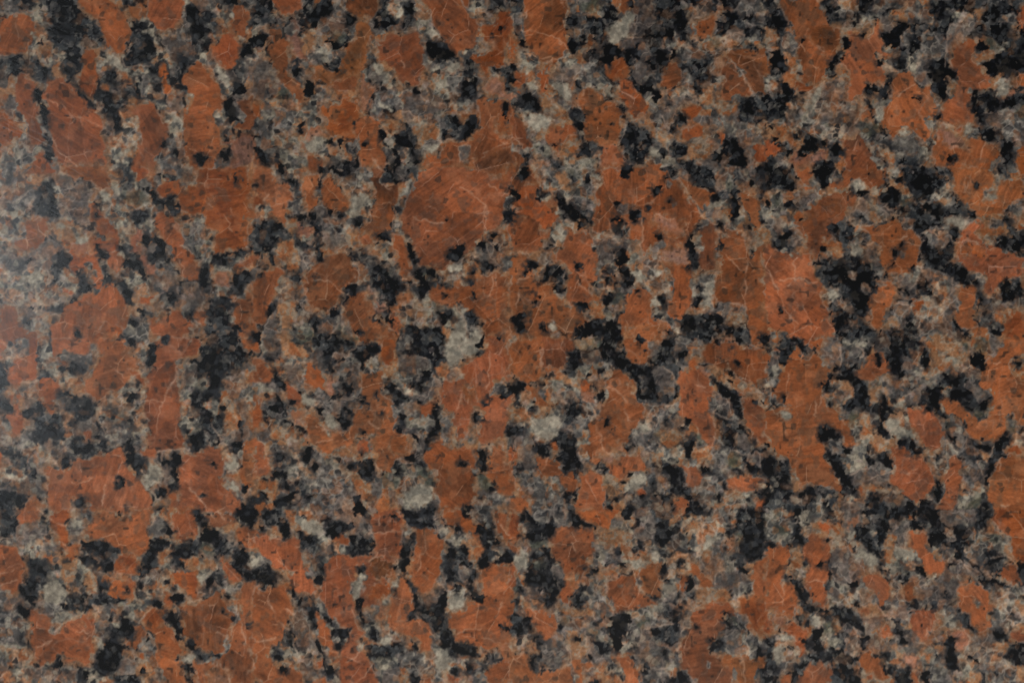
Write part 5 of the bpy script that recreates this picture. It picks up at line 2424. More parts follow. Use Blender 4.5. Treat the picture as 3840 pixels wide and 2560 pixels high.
k 105 50 110 54 111 62 108 70 106 80 112 86 118 90 128 92 130 100 140 100 136 104 128 98 116 92 106 88 102 82 103 68 104 60
k 48 78 54 77 62 83 66 90 64 92 58 86 56 92 48 92 47 86
k 79 82 82 82 83 87 80 86
k 69 100 76 96 75 102 70 106
k 54 108 62 110 70 118 76 128 80 134 78 138 72 136 68 128 62 120 60 114
k 92 96 94 98 93 102 91 100
k 88 104 96 108 97 112 94 113 88 108
k 100 104 110 104 114 112 114 117 108 114
k 69 128 76 126 78 132 81 136 78 138 72 136
k 0 106 4 106 8 112 8 124 0 122
k 14 122 20 118 24 126 18 132 14 130
k 26 138 34 134 42 134 40 140 34 144 28 142
k 52 148 60 148 58 154 54 154
k 28 148 38 148 36 154 28 154
k 0 134 4 138 2 143 0 142
k 112 132 117 136 113 136
k 92 139 100 142 106 148 106 154 98 152 94 146
k 126 150 132 148 133 155 127 155
k 140 146 148 146 154 154 150 157 138 157
k 155 130 160 132 160 142 154 145 152 140
k 186 90 200 94 206 96 214 90 222 88 218 96 214 104 208 114 204 122 202 132 200 132 202 118 206 106 202 100 190 96
k 186 106 192 106 192 109 187 109
k 196 148 201 146 206 157 198 157
k 162 74 166 75 165 78 162 77
k 166 85 174 92 174 95 168 90
k 0 93 2 94 1 96
k 154 105 158 106 156 108
k 172 142 174 142 173 145
k 60 24 63 25 62 28 59 27
k 0 0 2 0 1 6
K 14 50 16 51 16 56 14 55
K 111 63 117 66 116 67 111 64
K 146 61 149 63 148 66 146 64
W 119 60 123 61 123 66 120 66
G 68 46 74 44 74 52
t 66 6 67 14 66 22
t 80 4 88 10 84 16
t 106 38 108 46
t 128 42 140 42 124 50
t 164 92 172 98 174 104
t 20 30 18 40 18 52
t 30 20 32 12
t 8 44 12 46
t 76 124 84 118 90 116
t 92 128 104 122 112 120
t 142 114 134 118 128 122
t 106 88 110 94
t 230 84 230 92 226 96
t 216 108 212 118
t 190 110 196 118 200 126
t 42 56 44 68
t 180 138 188 142
t 48 50 46 60
t 194 74 198 71
t 208 96 204 106
t 208 18 214 20
t 112 84 118 76
t 4 62 10 68
t 215 152 222 151
@33
w 0 0 22 0 22 26 12 28 0 24
y 6 12 18 12 18 20 6 20
w 28 0 42 0 40 12 34 22 28 18
o 20 26 30 28 32 46 34 60 24 60 18 52
w 22 50 34 48 34 60 28 62
v 60 0 88 0 86 14 78 22 72 28 68 20 66 8
w 70 18 80 16 76 28 86 28 92 34 98 38 102 42 102 52 96 56 88 50 80 38 70 32 60 34 64 26
d 80 12 104 8 110 20 104 34 104 44 94 38 88 30 78 24
v 60 34 72 32 84 38 90 50 88 60 78 66 66 66 58 58 58 42
w 58 60 64 66 76 66 78 76 76 86 66 86 56 78
v 56 70 66 70 66 80 54 78
w 54 76 68 80 78 90 62 94 52 88
d 100 0 142 0 148 14 136 18 120 18 108 12
g 112 6 130 6 132 18 116 18
v 118 20 130 18 132 30 128 34 118 28
w 116 32 132 30 134 46 136 58 124 60 110 54 114 44
w 108 52 134 52 138 62 130 66 122 64 112 62
g 112 62 124 64 126 80 130 92 128 104 118 98 112 90
v 112 84 130 84 128 102 118 96
o 86 84 100 84 110 92 106 96 94 92 84 88
v 86 92 108 94 112 100 100 108 90 110 86 104
l 98 86 108 88 114 96 110 98 104 92
d 60 86 78 88 86 100 88 116 78 118 70 104 58 94
d 148 0 200 0 204 14 190 26 192 44 170 42 156 36 148 20
v 158 0 192 0 192 10 170 12 158 10
v 156 14 172 16 174 26 164 28
w 176 10 188 8 192 20 190 30 184 30 182 18
g 158 32 176 32 172 42 160 42
g 182 32 194 30 196 48 186 44
w 192 16 206 14 218 18 220 34 214 40 204 36 194 26
y 202 18 212 18 212 28 204 28
d 198 34 220 38 228 44 220 56 206 60 198 50
v 168 42 180 46 190 58 180 66 172 72 168 82 154 92 150 84 154 78 140 82 138 66 148 66 156 60 160 54
v 138 66 172 64 160 80 146 82
w 146 58 155 57 150 66 142 68
g 156 82 172 84 178 92 174 104 166 112 156 100
w 150 100 166 94 176 96 178 106 172 116 160 124 150 118 146 108
l 168 106 182 106 186 118 182 128 172 128 166 118
d 174 92 186 94 190 106 180 106
d 176 40 190 44 200 54 218 64 234 72 235 80 218 78 208 72 196 64 184 56
v 180 42 192 50 198 56 190 62 182 52
w 212 70 235 72 235 104 222 104 208 100 210 84
w 220 72 235 74 235 82 224 80
g 200 98 222 100 220 112 208 112 200 108
v 190 112 210 108 214 122 206 130 190 128
w 186 124 210 124 216 140 206 146 190 138
g 192 128 214 130 220 140 212 148 196 146 188 138
d 214 116 235 118 235 144 220 136
o 206 118 220 120 218 130 208 128
w 170 126 190 136 196 150 188 157 170 157 166 142
o 184 144 196 148 194 157 182 157
v 118 116 148 118 154 128 150 138 134 140 118 132
w 136 120 152 124 154 136 144 138 134 134
w 138 138 162 140 170 157 150 157 146 146
g 148 142 164 144 168 157 152 157
v 90 110 102 112 110 124 100 128 88 122
w 112 122 126 120 130 136 122 144 112 138
l 124 130 138 132 136 144 126 146
d 108 140 130 142 134 157 116 157
d 60 112 84 108 92 124 84 140 86 157 60 157 56 140 56 124
g 72 100 86 110 84 130 74 132 68 116
y 50 100 64 98 64 112 54 114
w 50 112 66 114 66 124 58 130 54 120
w 36 94 50 92 50 104 42 104 34 100
d 32 84 58 86 62 96 56 100 46 92 34 94
w 8 110 20 110 28 120 26 134 22 142 8 140 2 128
w 4 120 16 118 20 134 10 140
g 10 132 26 134 22 150 8 148
d 0 110 6 116 4 134 10 142 14 157 0 157
d 18 146 36 134 44 126 52 134 40 142 28 157 16 157
o 86 146 104 142 116 152 110 157 86 157
w 68 0 60 0 62 4
o 62 0 70 0 68 10 62 6
l 70 4 86 4 84 12 72 14
p 0 32 8 28 18 28 22 36 20 46 14 56 14 64 22 66 28 76 28 88 24 98 18 100 14 94 8 92 0 90
r 0 24 6 26 0 28
r 0 90 4 92 4 100 8 106 0 112
r 12 102 24 100 32 104 38 110 36 120 32 132 28 136 26 124 20 114 12 108
p 34 26 42 18 50 20 58 24 58 34 58 44 58 56 54 64 55 76 52 88 46 86 40 84 38 76 34 68 34 58 36 48 32 42 32 34
o 40 10 48 8 58 6 62 12 72 18 70 22 66 28 58 26 50 22 42 20
r 44 10 58 8 62 14 68 18 62 20 52 18
p 86 58 96 56 106 60 112 66 112 76 108 86 102 86 100 76 92 70 88 64
r 84 88 92 86 94 92 86 92
p 102 108 110 100 116 104 115 116 108 118 102 114
p 130 16 138 16 146 20 147 26 144 32 152 40 158 42 164 48 162 54 154 58 148 56 140 48 134 42 132 30
o 110 20 116 20 116 32 114 42 108 46 108 32
p 126 66 136 62 137 78 130 82 124 78
p 130 90 150 86 158 92 158 100 154 104 148 112 148 120 138 114 128 104 126 98
p 174 70 184 62 190 62 198 70 206 76 208 88 204 96 206 106 196 110 188 104 186 94 178 90 173 80
r 206 0 235 0 235 46 226 44 222 34 220 20 212 14 206 8
p 206 54 226 46 232 60 234 68 224 68 216 62
p 222 110 235 106 235 120 224 116
p 84 130 94 126 104 136 108 146 112 152 104 154 92 150 82 142
p 30 148 40 138 52 136 60 144 60 157 24 157
p 14 150 22 150 20 157 12 157
p 130 146 138 146 138 157 130 157
o 226 144 235 140 235 157 228 152
l 6 94 12 96 16 100 12 104 6 104
w 94 14 100 20 98 24
C 84 30 96 36 102 42 101 50 94 50 88 42 82 34
C 116 33 124 33 132 35 132 41 126 40 118 38
C 72 20 80 17 76 27 72 26
C 40 96 50 96 49 103 40 103
C 4 122 14 122 14 134 8 140 4 134
C 146 60 155 57 149 66 143 68
C 8 111 22 112 26 118 14 118
k 22 0 30 0 29 10 28 18 32 26 32 30 26 28 22 20 24 10
k 18 26 22 26 22 31 18 31
k 2 28 6 28 4 32 0 31
k 20 36 24 36 24 40 20 40
k 30 42 35 43 35 50 31 48
k 18 44 22 46 21 52 18 50
k 45 45 50 46 49 50 44 49
k 16 58 24 62 30 68 34 82 38 86 32 84 28 74 24 66 16 62
k 56 44 58 50 58 64 56 60
k 86 20 94 20 94 26 104 38 94 36 88 28 84 24
k 102 40 108 44 108 52 106 56 103 50
k 134 47 140 49 146 58 146 61 138 58 134 52
k 120 60 130 56 130 62 122 66
k 74 64 82 64 82 66 76 70
k 78 82 82 82 83 86 78 86
k 70 94 80 92 86 98 86 104 76 102 70 98
k 42 108 50 104 50 116 52 128 48 134 43 126 44 116
k 34 102 38 102 40 108
k 32 116 38 120 38 122 33 120
k 83 114 92 112 92 118 86 119
k 114 97 122 102 124 112 130 118 122 120 116 108
k 149 83 155 81 156 88 152 89
k 163 72 164 72 165 78 162 78
k 172 36 178 37 176 42 172 41
k 166 44 172 46 172 51 167 50
k 172 14 180 11 184 16 178 20 170 18
k 192 8 200 10 200 14 194 14
k 198 0 206 0 204 6 200 6
k 140 0 158 0 156 10 156 28 157 38 150 34 146 24 150 12 146 6
k 148 0 156 0 154 8 148 6
k 104 8 114 6 114 14 108 20 104 18
k 88 0 94 0 94 6 88 4
k 168 112 162 120 165 127 164 140 170 148 173 150 172 138 176 130 170 122 172 116
k 204 94 212 93 210 97 206 96
k 216 38 200 44 200 52 208 54 210 46
k 228 46 235 46 235 56 230 54
k 184 130 194 132 192 138 186 136
k 104 128 112 130 110 136 104 132
k 118 146 128 144 130 157 116 157
k 76 148 84 152 84 157 72 157
k 140 148 150 146 150 157 142 154
k 22 148 28 146 26 154 20 157
k 60 6 68 8 66 11 60 9
k 52 94 58 96 54 98
k 234 78 235 78 235 82
k 206 110 218 110 214 118 206 116
k 170 30 180 32 184 38 178 38
k 58 122 62 126 64 132 60 128
k 196 152 202 157 196 157
k 102 54 110 52 110 58
k 106 140 114 142 114 150 108 148
k 2 142 8 140 8 146 2 146
k 154 130 158 132 155 136
k 222 126 230 128 230 136 222 134
k 156 18 162 18 164 28 156 26
K 53 24 58 24 57 27 53 27
K 142 104 142 103 141 103
O 144 128 150 130 148 136 144 134
W 190 80 194 82 193 87 190 85
R 90 150 96 150 96 154 90 154
R 128 2 132 3 131 7 128 6
t 14 64 14 78 15 92
t 198 54 206 58 214 62 222 67 232 70
t 176 44 186 54 194 60
t 182 38 192 46 198 54
t 60 60 66 66 76 66 78 76
t 84 84 98 84 108 92 116 98
t 116 28 126 32 132 36
t 136 116 146 122 152 132
t 190 128 208 126
t 58 44 60 38 68 34
t 204 42 218 38 226 46
t 38 64 44 61 52 62
t 102 112 110 113
t 148 56 150 62 140 68
t 180 108 186 116 182 126
t 14 92 18 102
t 128 24 132 14
t 148 106 146 114
t 82 72 88 78
t 20 110 26 118
"""
CELL = 3.0                        # map step in traced units
NX, NY = 1281, 855
gx = (np.arange(NX) * CELL).astype(np.float32)
gy = (np.arange(NY) * CELL).astype(np.float32)
GX, GY = np.meshgrid(gx, gy)
rng = np.random.default_rng(7)

def hash2(ix, iy, seed):
    h = (ix.astype(np.int64) * 374761393 + iy.astype(np.int64) * 668265263 + seed * 974634777) & 0xFFFFFFFF
    h = ((h ^ (h >> 13)) * 1274126177) & 0xFFFFFFFF
    h = ((h ^ (h >> 16)) * 2246822519) & 0xFFFFFFFF
    h = h ^ (h >> 15)
    return (h & 0xFFFFFF).astype(np.float32) / 16777215.0

def vnoise(x, y, seed):
    ix = np.floor(x); iy = np.floor(y)
    fx = x - ix; fy = y - iy
    fx = fx * fx * (3 - 2 * fx); fy = fy * fy * (3 - 2 * fy)
    a = hash2(ix, iy, seed); b = hash2(ix + 1, iy, seed)
    c = hash2(ix, iy + 1, seed); d = hash2(ix + 1, iy + 1, seed)
    return (a + (b - a) * fx) * (1 - fy) + (c + (d - c) * fx) * fy

def fbm(x, y, seed, octs=3, gain=0.5):
    s = 0.0; amp = 1.0; tot = 0.0
    for o in range(octs):
        s = s + amp * vnoise(x * 2 ** o + 17.3 * o, y * 2 ** o - 9.1 * o, seed + o)
        tot += amp; amp *= gain
    return s / tot                 # 0..1

def voronoi(x, y, seed):
    ix = np.floor(x); iy = np.floor(y)
    f1 = np.full(x.shape, 9.0, np.float32); f2 = f1.copy()
    cid = np.zeros(x.shape, np.float32); cid2 = cid.copy()
    for dy in (-1, 0, 1):
        for dx in (-1, 0, 1):
            cx = ix + dx; cy = iy + dy
            px = cx + 0.08 + 0.84 * hash2(cx, cy, seed); py = cy + 0.08 + 0.84 * hash2(cx, cy, seed + 1)
            d = np.hypot(px - x, py - y)
            near = d < f1
            f2 = np.where(near, f1, np.minimum(f2, d))
            cid = np.where(near, hash2(cx, cy, seed + 2), cid)
            cid2 = np.where(near, hash2(cx, cy, seed + 3), cid2)
            f1 = np.where(near, d, f1)
    return cid, cid2, f1, f2 - f1

def smooth(e0, e1, x):
    t = np.clip((x - e0) / (e1 - e0), 0, 1)
    return t * t * (3 - 2 * t)

def rgb(*c):
    return np.array(c, np.float32)

def lerp(a, b, t):
    return a + (b - a) * t[..., None]

# irregular edges: every outline is looked up through this warp
WX = (fbm(GX / 40, GY / 40, 11, 2) - 0.5) * 22 + (fbm(GX / 15, GY / 15, 15, 2) - 0.5) * 15
WY = (fbm(GX / 40, GY / 40, 21, 2) - 0.5) * 22 + (fbm(GX / 15, GY / 15, 25, 2) - 0.5) * 15
VX = GX + WX * 1.1 + (fbm(GX / 90, GY / 90, 27, 2) - 0.5) * 36
VY = GY + WY * 1.1 + (fbm(GX / 90, GY / 90, 29, 2) - 0.5) * 36

def mosaic(size, seed, stretch=1.0):
    return voronoi(VX / size, VY / (size * stretch), seed)

n_low = fbm(GX / 130, GY / 130, 31, 3)
n_mid = fbm(GX / 38, GY / 38, 35, 3)
n_fine = fbm(GX / 9, GY / 9, 39, 2)
n_rag = fbm(GX / 19, GY / 19, 43, 3, 0.65)
n_tan = fbm(GX / 55, GY / 55, 47, 3, 0.6)
n_chip = fbm((GX + 0.4 * WX) / 30, (GY + 0.4 * WY) / 30, 147, 3, 0.55)
n_pit = fbm((GX + 0.4 * WX) / 26 + 7, (GY + 0.4 * WY) / 26, 149, 3, 0.55)
n_blue = fbm(GX / 48, GY / 48, 49, 3, 0.6)
id_a, id_b, f_a, e_a = mosaic(46, 51)
id_c, id_d, f_c, e_c = mosaic(23, 61)
id_e, id_f, f_e, e_e = mosaic(88, 71)
rim_a = (1 - smooth(0.02, 0.16, e_a)) * smooth(0.45, 0.62, fbm(GX / 70, GY / 70, 81, 2))
rim_e = (1 - smooth(0.01, 0.07, e_e)) * smooth(0.42, 0.60, fbm(GX / 90, GY / 90, 85, 2))

def shade(col, k):
    return col * k[..., None]

id_s, id_t, f_s, e_s = voronoi((GX + 0.5 * WX) / 22, (GY + 0.5 * WY) / 22, 83)
in_s = smooth(0.02, 0.26, e_s)
id_v, id_w, f_v, e_v = voronoi((GX + 0.35 * WX) / 112, (GY + 0.35 * WY) / 112, 93)
facet_line = (1 - smooth(0.008, 0.035, e_v)) * smooth(0.45, 0.65, fbm(GX / 45, GY / 45, 97, 2))
def crumbs(c, amt):
    """the smallest grains: flakes of mica, cream and stained feldspar, dark quartz"""
    pick = np.mod(id_s + 0.25 * n_low, 1.0)
    for lo, hi, col, al in ((0.00, 0.10, rgb(34, 34, 36), 0.80), (0.10, 0.24, rgb(62, 62, 63), 0.65),
                            (0.24, 0.38, rgb(152, 141, 122), 0.60), (0.38, 0.50, rgb(142, 98, 68), 0.65),
                            (0.50, 0.60, rgb(134, 116, 108), 0.55)):
        c = lerp(c, col, al * amt * in_s * ((pick >= lo) & (pick < hi)) * smooth(0.25, 0.6, n_mid * 0.5 + id_t * 0.5))
    return c
def veil(c, amt=1.0):
    """iron staining, cool patches and grain-size mottling shared by all pale minerals"""
    c = lerp(c, rgb(138, 92, 64), 0.70 * amt * smooth(0.48, 0.64, n_tan))
    c = lerp(c, rgb(140, 80, 48), 0.70 * amt * smooth(0.60, 0.68, fbm((GX + WX) / 36, (GY + WY) / 36, 153, 2)))
    c = lerp(c, rgb(66, 67, 70), 0.35 * amt * smooth(0.55, 0.70, n_blue))
    c = lerp(c, rgb(158, 147, 130), 0.50 * amt * smooth(0.48, 0.72, n_chip))
    c = lerp(c, rgb(50, 50, 51), 0.62 * amt * smooth(0.53, 0.72, n_pit))
    k = 0.64 + 0.36 * n_rag + 0.32 * n_fine
    return shade(crumbs(c, 0.35 + 0.65 * amt), k)
def tex_quartz_grey():
    c = lerp(rgb(66, 62, 60), rgb(100, 92, 86), 0.45 * id_a + 0.55 * n_mid)
    c = lerp(c, rgb(44, 43, 44), 0.75 * smooth(0.76, 0.9, id_c) * smooth(0.3, 0.5, n_mid))
    c = lerp(c, rgb(126, 119, 110), 0.5 * smooth(0.62, 0.75, n_rag))
    return lerp(veil(c, 0.6), rgb(140, 130, 118), 0.5 * rim_a)
def tex_quartz_brown():
    c = lerp(rgb(68, 60, 57), rgb(98, 87, 80), 0.4 * id_e + 0.6 * n_low)
    c = lerp(c, rgb(84, 80, 76), 0.5 * smooth(0.5, 0.8, n_mid))
    return lerp(veil(c, 0.4), rgb(142, 126, 114), 0.55 * rim_e)
def tex_plagioclase():
    c = lerp(rgb(98, 89, 79), rgb(142, 130, 112), 0.35 * id_a + 0.65 * n_mid)
    c = lerp(c, rgb(72, 70, 66), 0.8 * smooth(0.70, 0.82, id_c * 0.7 + n_rag * 0.3))
    c = lerp(c, rgb(98, 98, 88), 0.3 * smooth(0.6, 0.8, id_b))
    return lerp(veil(c), rgb(152, 140, 128), 0.55 * rim_a)
def tex_cream():
    c = lerp(rgb(114, 105, 93), rgb(150, 139, 122), smooth(0.3, 0.7, 0.5 * n_rag + 0.5 * n_mid))
    c = lerp(c, rgb(96, 92, 84), 0.6 * smooth(0.55, 0.72, n_pit))
    return shade(c, 0.90 + 0.20 * n_fine)
def tex_olive():
    c = lerp(rgb(52, 54, 49), rgb(92, 90, 78), 0.4 * id_c + 0.6 * n_mid)
    return veil(lerp(c, rgb(96, 84, 58), 0.4 * smooth(0.7, 0.9, id_a)), 0.5)
def tex_dark_mix():
    c = lerp(rgb(38, 40, 43), rgb(80, 79, 77), 0.4 * id_a + 0.6 * n_mid)
    c = lerp(c, rgb(19, 20, 23), 0.92 * smooth(0.39, 0.55, id_c * 0.35 + n_mid * 0.35 + n_rag * 0.3))
    c = lerp(c, rgb(96, 91, 86), 0.7 * smooth(0.60, 0.70, id_d * 0.4 + n_rag * 0.6))
    c = lerp(c, rgb(104, 72, 52), 0.5 * smooth(0.62, 0.72, n_tan))
    return shade(crumbs(c, 0.45), 0.76 + 0.48 * n_fine)
def tex_orange_mix():
    c = lerp(rgb(120, 86, 63), rgb(150, 106, 74), 0.4 * id_a + 0.6 * n_mid)
    c = lerp(c, rgb(122, 110, 96), 0.75 * smooth(0.50, 0.62, id_c * 0.3 + n_rag * 0.7))
    c = lerp(c, rgb(136, 76, 44), 0.7 * smooth(0.54, 0.64, id_d * 0.3 + n_blue * 0.7))
    c = lerp(c, rgb(70, 64, 58), 0.65 * smooth(0.80, 0.9, id_b * 0.6 + n_fine * 0.4))
    return shade(crumbs(c, 0.35), 0.72 + 0.30 * n_rag + 0.26 * n_fine)
def tex_black():
    c = lerp(rgb(10, 10, 11), rgb(34, 34, 36), 0.25 * id_c + 0.75 * smooth(0.35, 0.75, n_rag))
    c = lerp(c, rgb(62, 63, 66), 0.6 * smooth(0.60, 0.74, n_blue))
    c = lerp(c, rgb(52, 48, 44), 0.7 * smooth(0.56, 0.68, n_chip))
    return lerp(c, rgb(84, 84, 84), 0.45 * in_s * (id_s > 0.82))
def tex_matrix():
    c = lerp(T['w'], T['g'], smooth(0.42, 0.50, id_b * 0.4 + n_low * 0.6))
    c = lerp(c, T['v'], smooth(0.74, 0.80, id_e))
    c = lerp(c, T['o'], smooth(0.80, 0.86, id_a))
    c = lerp(c, T['d'], smooth(0.52, 0.60, fbm(GX / 60, GY / 60, 91, 2)) * 0.8)
    return c
T = {'g': tex_quartz_grey(), 'v': tex_quartz_brown(), 'w': tex_plagioclase(), 'y': tex_olive(),
     'd': tex_dark_mix(), 'o': tex_orange_mix(), 'k': tex_black(), 'c': tex_cream()}

FELD = {'p': (rgb(134, 77, 50), rgb(108, 66, 46)), 'r': (rgb(139, 75, 43), rgb(115, 62, 39)),
        'b': (rgb(114, 70, 45), rgb(92, 59, 42)), 'l': (rgb(136, 98, 80), rgb(116, 84, 72))}

def feldspar(kind, x, y, sl, th, seed):
    a, b = FELD[kind]
    u = x * math.cos(th) + y * math.sin(th); v = -x * math.sin(th) + y * math.cos(th)
    u = u + 26 * fbm(x / 80, y / 80, seed + 31, 2); v = v + 26 * fbm(x / 80, y / 80, seed + 33, 2)
    streak = fbm(u / 90, v / 9, seed, 3, 0.65)
    blot = fbm(x / 85 + seed, y / 85, seed + 5, 4, 0.55)
    c = lerp(a, b, smooth(0.33, 0.66, blot))
    c = c * (0.81 + 0.38 * streak)[..., None] * (0.94 + 0.12 * n_fine[sl])[..., None]
    warm = smooth(0.52, 0.70, fbm(x / 42, y / 42, seed + 9, 3, 0.6))
    c = lerp(c, rgb(150, 82, 48), 0.38 * warm)
    pale = smooth(0.56, 0.72, fbm(x / 50 + 9, y / 50, seed + 11, 3, 0.6))
    c = lerp(c, rgb(150, 98, 70), 0.38 * pale)
    grey = smooth(0.58, 0.72, fbm(x / 30 + 3, y / 30, seed + 13, 3))
    c = lerp(c, rgb(92, 68, 55), 0.50 * grey)
    c = c * (0.91 + 0.18 * id_v[sl])[..., None]
    c = lerp(c, rgb(164, 122, 98), 0.6 * facet_line[sl])
    c = lerp(c, rgb(60, 50, 44), 0.55 * (in_s * (id_s > 0.955) * (id_t > 0.3))[sl])
    speck = smooth(0.76, 0.92, vnoise(x / 15, y / 15, seed + 17)) * smooth(0.45, 0.66, vnoise(x / 80, y / 80, seed + 19))
    return lerp(c, rgb(46, 38, 34), 0.6 * speck)

COL = tex_matrix()
MICA = np.zeros((NY, NX), np.float32)

def chaikin(P):
    Q = np.roll(P, -1, 0)
    out = np.empty((len(P) * 2, 2), np.float32)
    out[0::2] = 0.87 * P + 0.13 * Q
    out[1::2] = 0.13 * P + 0.87 * Q
    return out

def seg_dist(x, y, a, b):
    d = b - a; L = max(float(d @ d), 1e-6)
    t = np.clip(((x - a[0]) * d[0] + (y - a[1]) * d[1]) / L, 0, 1)
    return np.hypot(x - a[0] - t * d[0], y - a[1] - t * d[1])

def window(P, m):
    x0 = max(int((P[:, 0].min() - m) / CELL), 0); x1 = min(int((P[:, 0].max() + m) / CELL) + 2, NX)
    y0 = max(int((P[:, 1].min() - m) / CELL), 0); y1 = min(int((P[:, 1].max() + m) / CELL) + 2, NY)
    return (slice(y0, y1), slice(x0, x1))

def signed(P, x, y):
    d = np.full(x.shape, 1e9, np.float32); inside = np.zeros(x.shape, bool)
    Q = np.roll(P, -1, 0)
    for a, b in zip(P, Q):
        d = np.minimum(d, seg_dist(x, y, a, b))
        if a[1] != b[1]:
            c = ((a[1] > y) != (b[1] > y)) & (x < (b[0] - a[0]) * (y - a[1]) / (b[1] - a[1]) + a[0])
            inside ^= c
    return np.where(inside, d, -d)

def paint(kind, P, idx):
    low = kind.lower()
    wamp = {'p': 0.6, 'r': 0.6, 'b': 0.6, 'k': 0.9}.get(low, 1.1)
    if kind.isupper(): wamp = min(wamp, 0.6)
    Q = chaikin(P)
    sl = window(Q, 40)
    if sl[0].start >= sl[0].stop or sl[1].start >= sl[1].stop: return
    x = GX[sl] + WX[sl] * wamp; y = GY[sl] + WY[sl] * wamp
    sd = signed(Q, x, y)
    sharp = float(hash2(np.array([idx]), np.array([7]), 3)[0])
    soft = {'p': 5.0, 'r': 5.0, 'b': 4.5, 'l': 9.0, 'k': 4.5, 'v': 5.0, 'g': 6.0}.get(low, 9.0)
    if low in FELD: soft += 5.0 * sharp * smooth(0.35, 0.65, n_mid[sl])
    ragged = {'k': 26.0, 'd': 26.0, 'o': 26.0, 'w': 18.0, 'l': 20.0, 'c': 26.0, 'g': 12.0, 'v': 8.0}.get(low, 11.0)
    sd = sd + ragged * (0.5 * n_rag[sl] + 0.5 * n_fine[sl] - 0.5)
    if low in FELD:      # crystals fray into the neighbouring grains
        sd = sd - 1.0 - 14 * smooth(0.50, 0.66, n_chip[sl]) * (1 - smooth(8, 36, sd))
    if low == 'k':       # mica books: hackly, with charcoal fringes of finer flakes
        sd = sd + 2 - 13 * smooth(0.50, 0.64, n_chip[sl])
        fringe = (1 - smooth(0, 22, -sd)) * smooth(0.42, 0.60, n_pit[sl]) * 0.75
        COL[sl] = lerp(COL[sl], rgb(44, 43, 44) * (0.6 + 0.8 * n_rag[sl])[..., None], fringe)
    al = smooth(-soft, soft, sd)
    if low in FELD:
        th = hash2(np.array([idx]), np.array([5]), 3)[0] * math.pi
        c = feldspar(low, GX[sl], GY[sl], sl, float(th), 200 + idx % 997)
        # some crystals carry a warmer, cleaner rim, and stain the grains that touch them
        if hash2(np.array([idx]), np.array([9]), 3)[0] > 0.35:
            c = lerp(c, rgb(146, 84, 52), 0.35 * (1 - smooth(4, 26, sd)))
        halo = (1 - smooth(0, 34, -sd)) * smooth(0.40, 0.58, n_tan[sl]) * 0.75
        keep = smooth(38, 60, COL[sl].mean(-1))
        COL[sl] = lerp(COL[sl], T['o'][sl], halo * keep)
        spread = 0.13
    else:
        c = T[low][sl]; spread = 0.16
        if low in 'gv':
            rim = (1 - smooth(1, 9, sd)) * smooth(0.40, 0.62, n_mid[sl])
            c = lerp(c, rgb(130, 116, 106), 0.5 * rim)
    k = 1 + spread * (float(hash2(np.array([idx]), np.array([1]), 3)[0]) - 0.5)
    if low in FELD:
        h = [float(hash2(np.array([idx]), np.array([q]), 3)[0]) - 0.5 for q in (12, 13)]
        k = rgb(k, k * (1.0 + 0.04 * h[0]), k * (1.0 + 0.04 * h[0] + 0.08 * h[1]))
    COL[sl] = lerp(COL[sl], c * k, al)
    if low in FELD:
        edge = np.exp(-((sd + 1) / 3.6) ** 2) * smooth(0.50, 0.68, n_blue[sl]) * 0.42
        COL[sl] = lerp(COL[sl], rgb(150, 128, 114), edge)
    MICA[sl] = MICA[sl] * (1 - al) + al * (1.0 if low == 'k' else 0.35 if low == 'd' else 0.0)

base, top, lines = [], [], []
ox = oy = 0.0
for ln in TRACE.strip().splitlines():
    if ln[0] == '@':
        ox = 960.0 * int(ln[1]); oy = 640.0 * int(ln[2]); continue
    q = ln.split(); P = np.array(q[1:], np.float32).reshape(-1, 2)
    if q[0] != 't':
        P = np.where(P <= 0, P - 3, P)
        P[:, 0] = np.where(P[:, 0] >= 235, P[:, 0] + 3, P[:, 0])
        P[:, 1] = np.where(P[:, 1] >= 157, P[:, 1] + 3, P[:, 1])
    P = P * (960.0 / 235.2) + rgb(ox, oy)
    (lines if q[0] == 't' else top if (q[0] == 'k' or q[0].isupper()) else base).append((q[0], P))
idx = 0
for kind, P in base + top:
    idx += 1
    paint(kind, P, idx)

# cleavage cracks and grain-boundary hairlines: pale, uneven, highlight and one-sided glow painted in colour
for kind, P in lines:
    idx += 1
    sl = window(P, 40)
    x = GX[sl] + WX[sl] * 0.9; y = GY[sl] + WY[sl] * 0.9
    d = np.full(x.shape, 1e9, np.float32); side = np.zeros(x.shape, np.float32)
    for a, b in zip(P[:-1], P[1:]):
        s = seg_dist(x, y, a, b); near = s < d
        cr = (b[0] - a[0]) * (y - a[1]) - (b[1] - a[1]) * (x - a[0])
        side = np.where(near, np.sign(cr), side); d = np.where(near, s, d)
    vary = smooth(0.25, 0.6, fbm(GX[sl] / 40, GY[sl] / 40, 300 + idx % 50, 2))
    core = np.exp(-(d / 3.6) ** 2) * (0.06 + 0.62 * vary)
    sg = 1.0 if idx % 2 else -1.0
    halo = np.exp(-(d / 26.0) ** 2) * (side == sg) * 0.30 * vary
    cur = COL[sl]
    COL[sl] = lerp(lerp(cur, cur * 1.12 + 8, halo), cur * 0.45 + rgb(160, 132, 112) * 0.66, core)

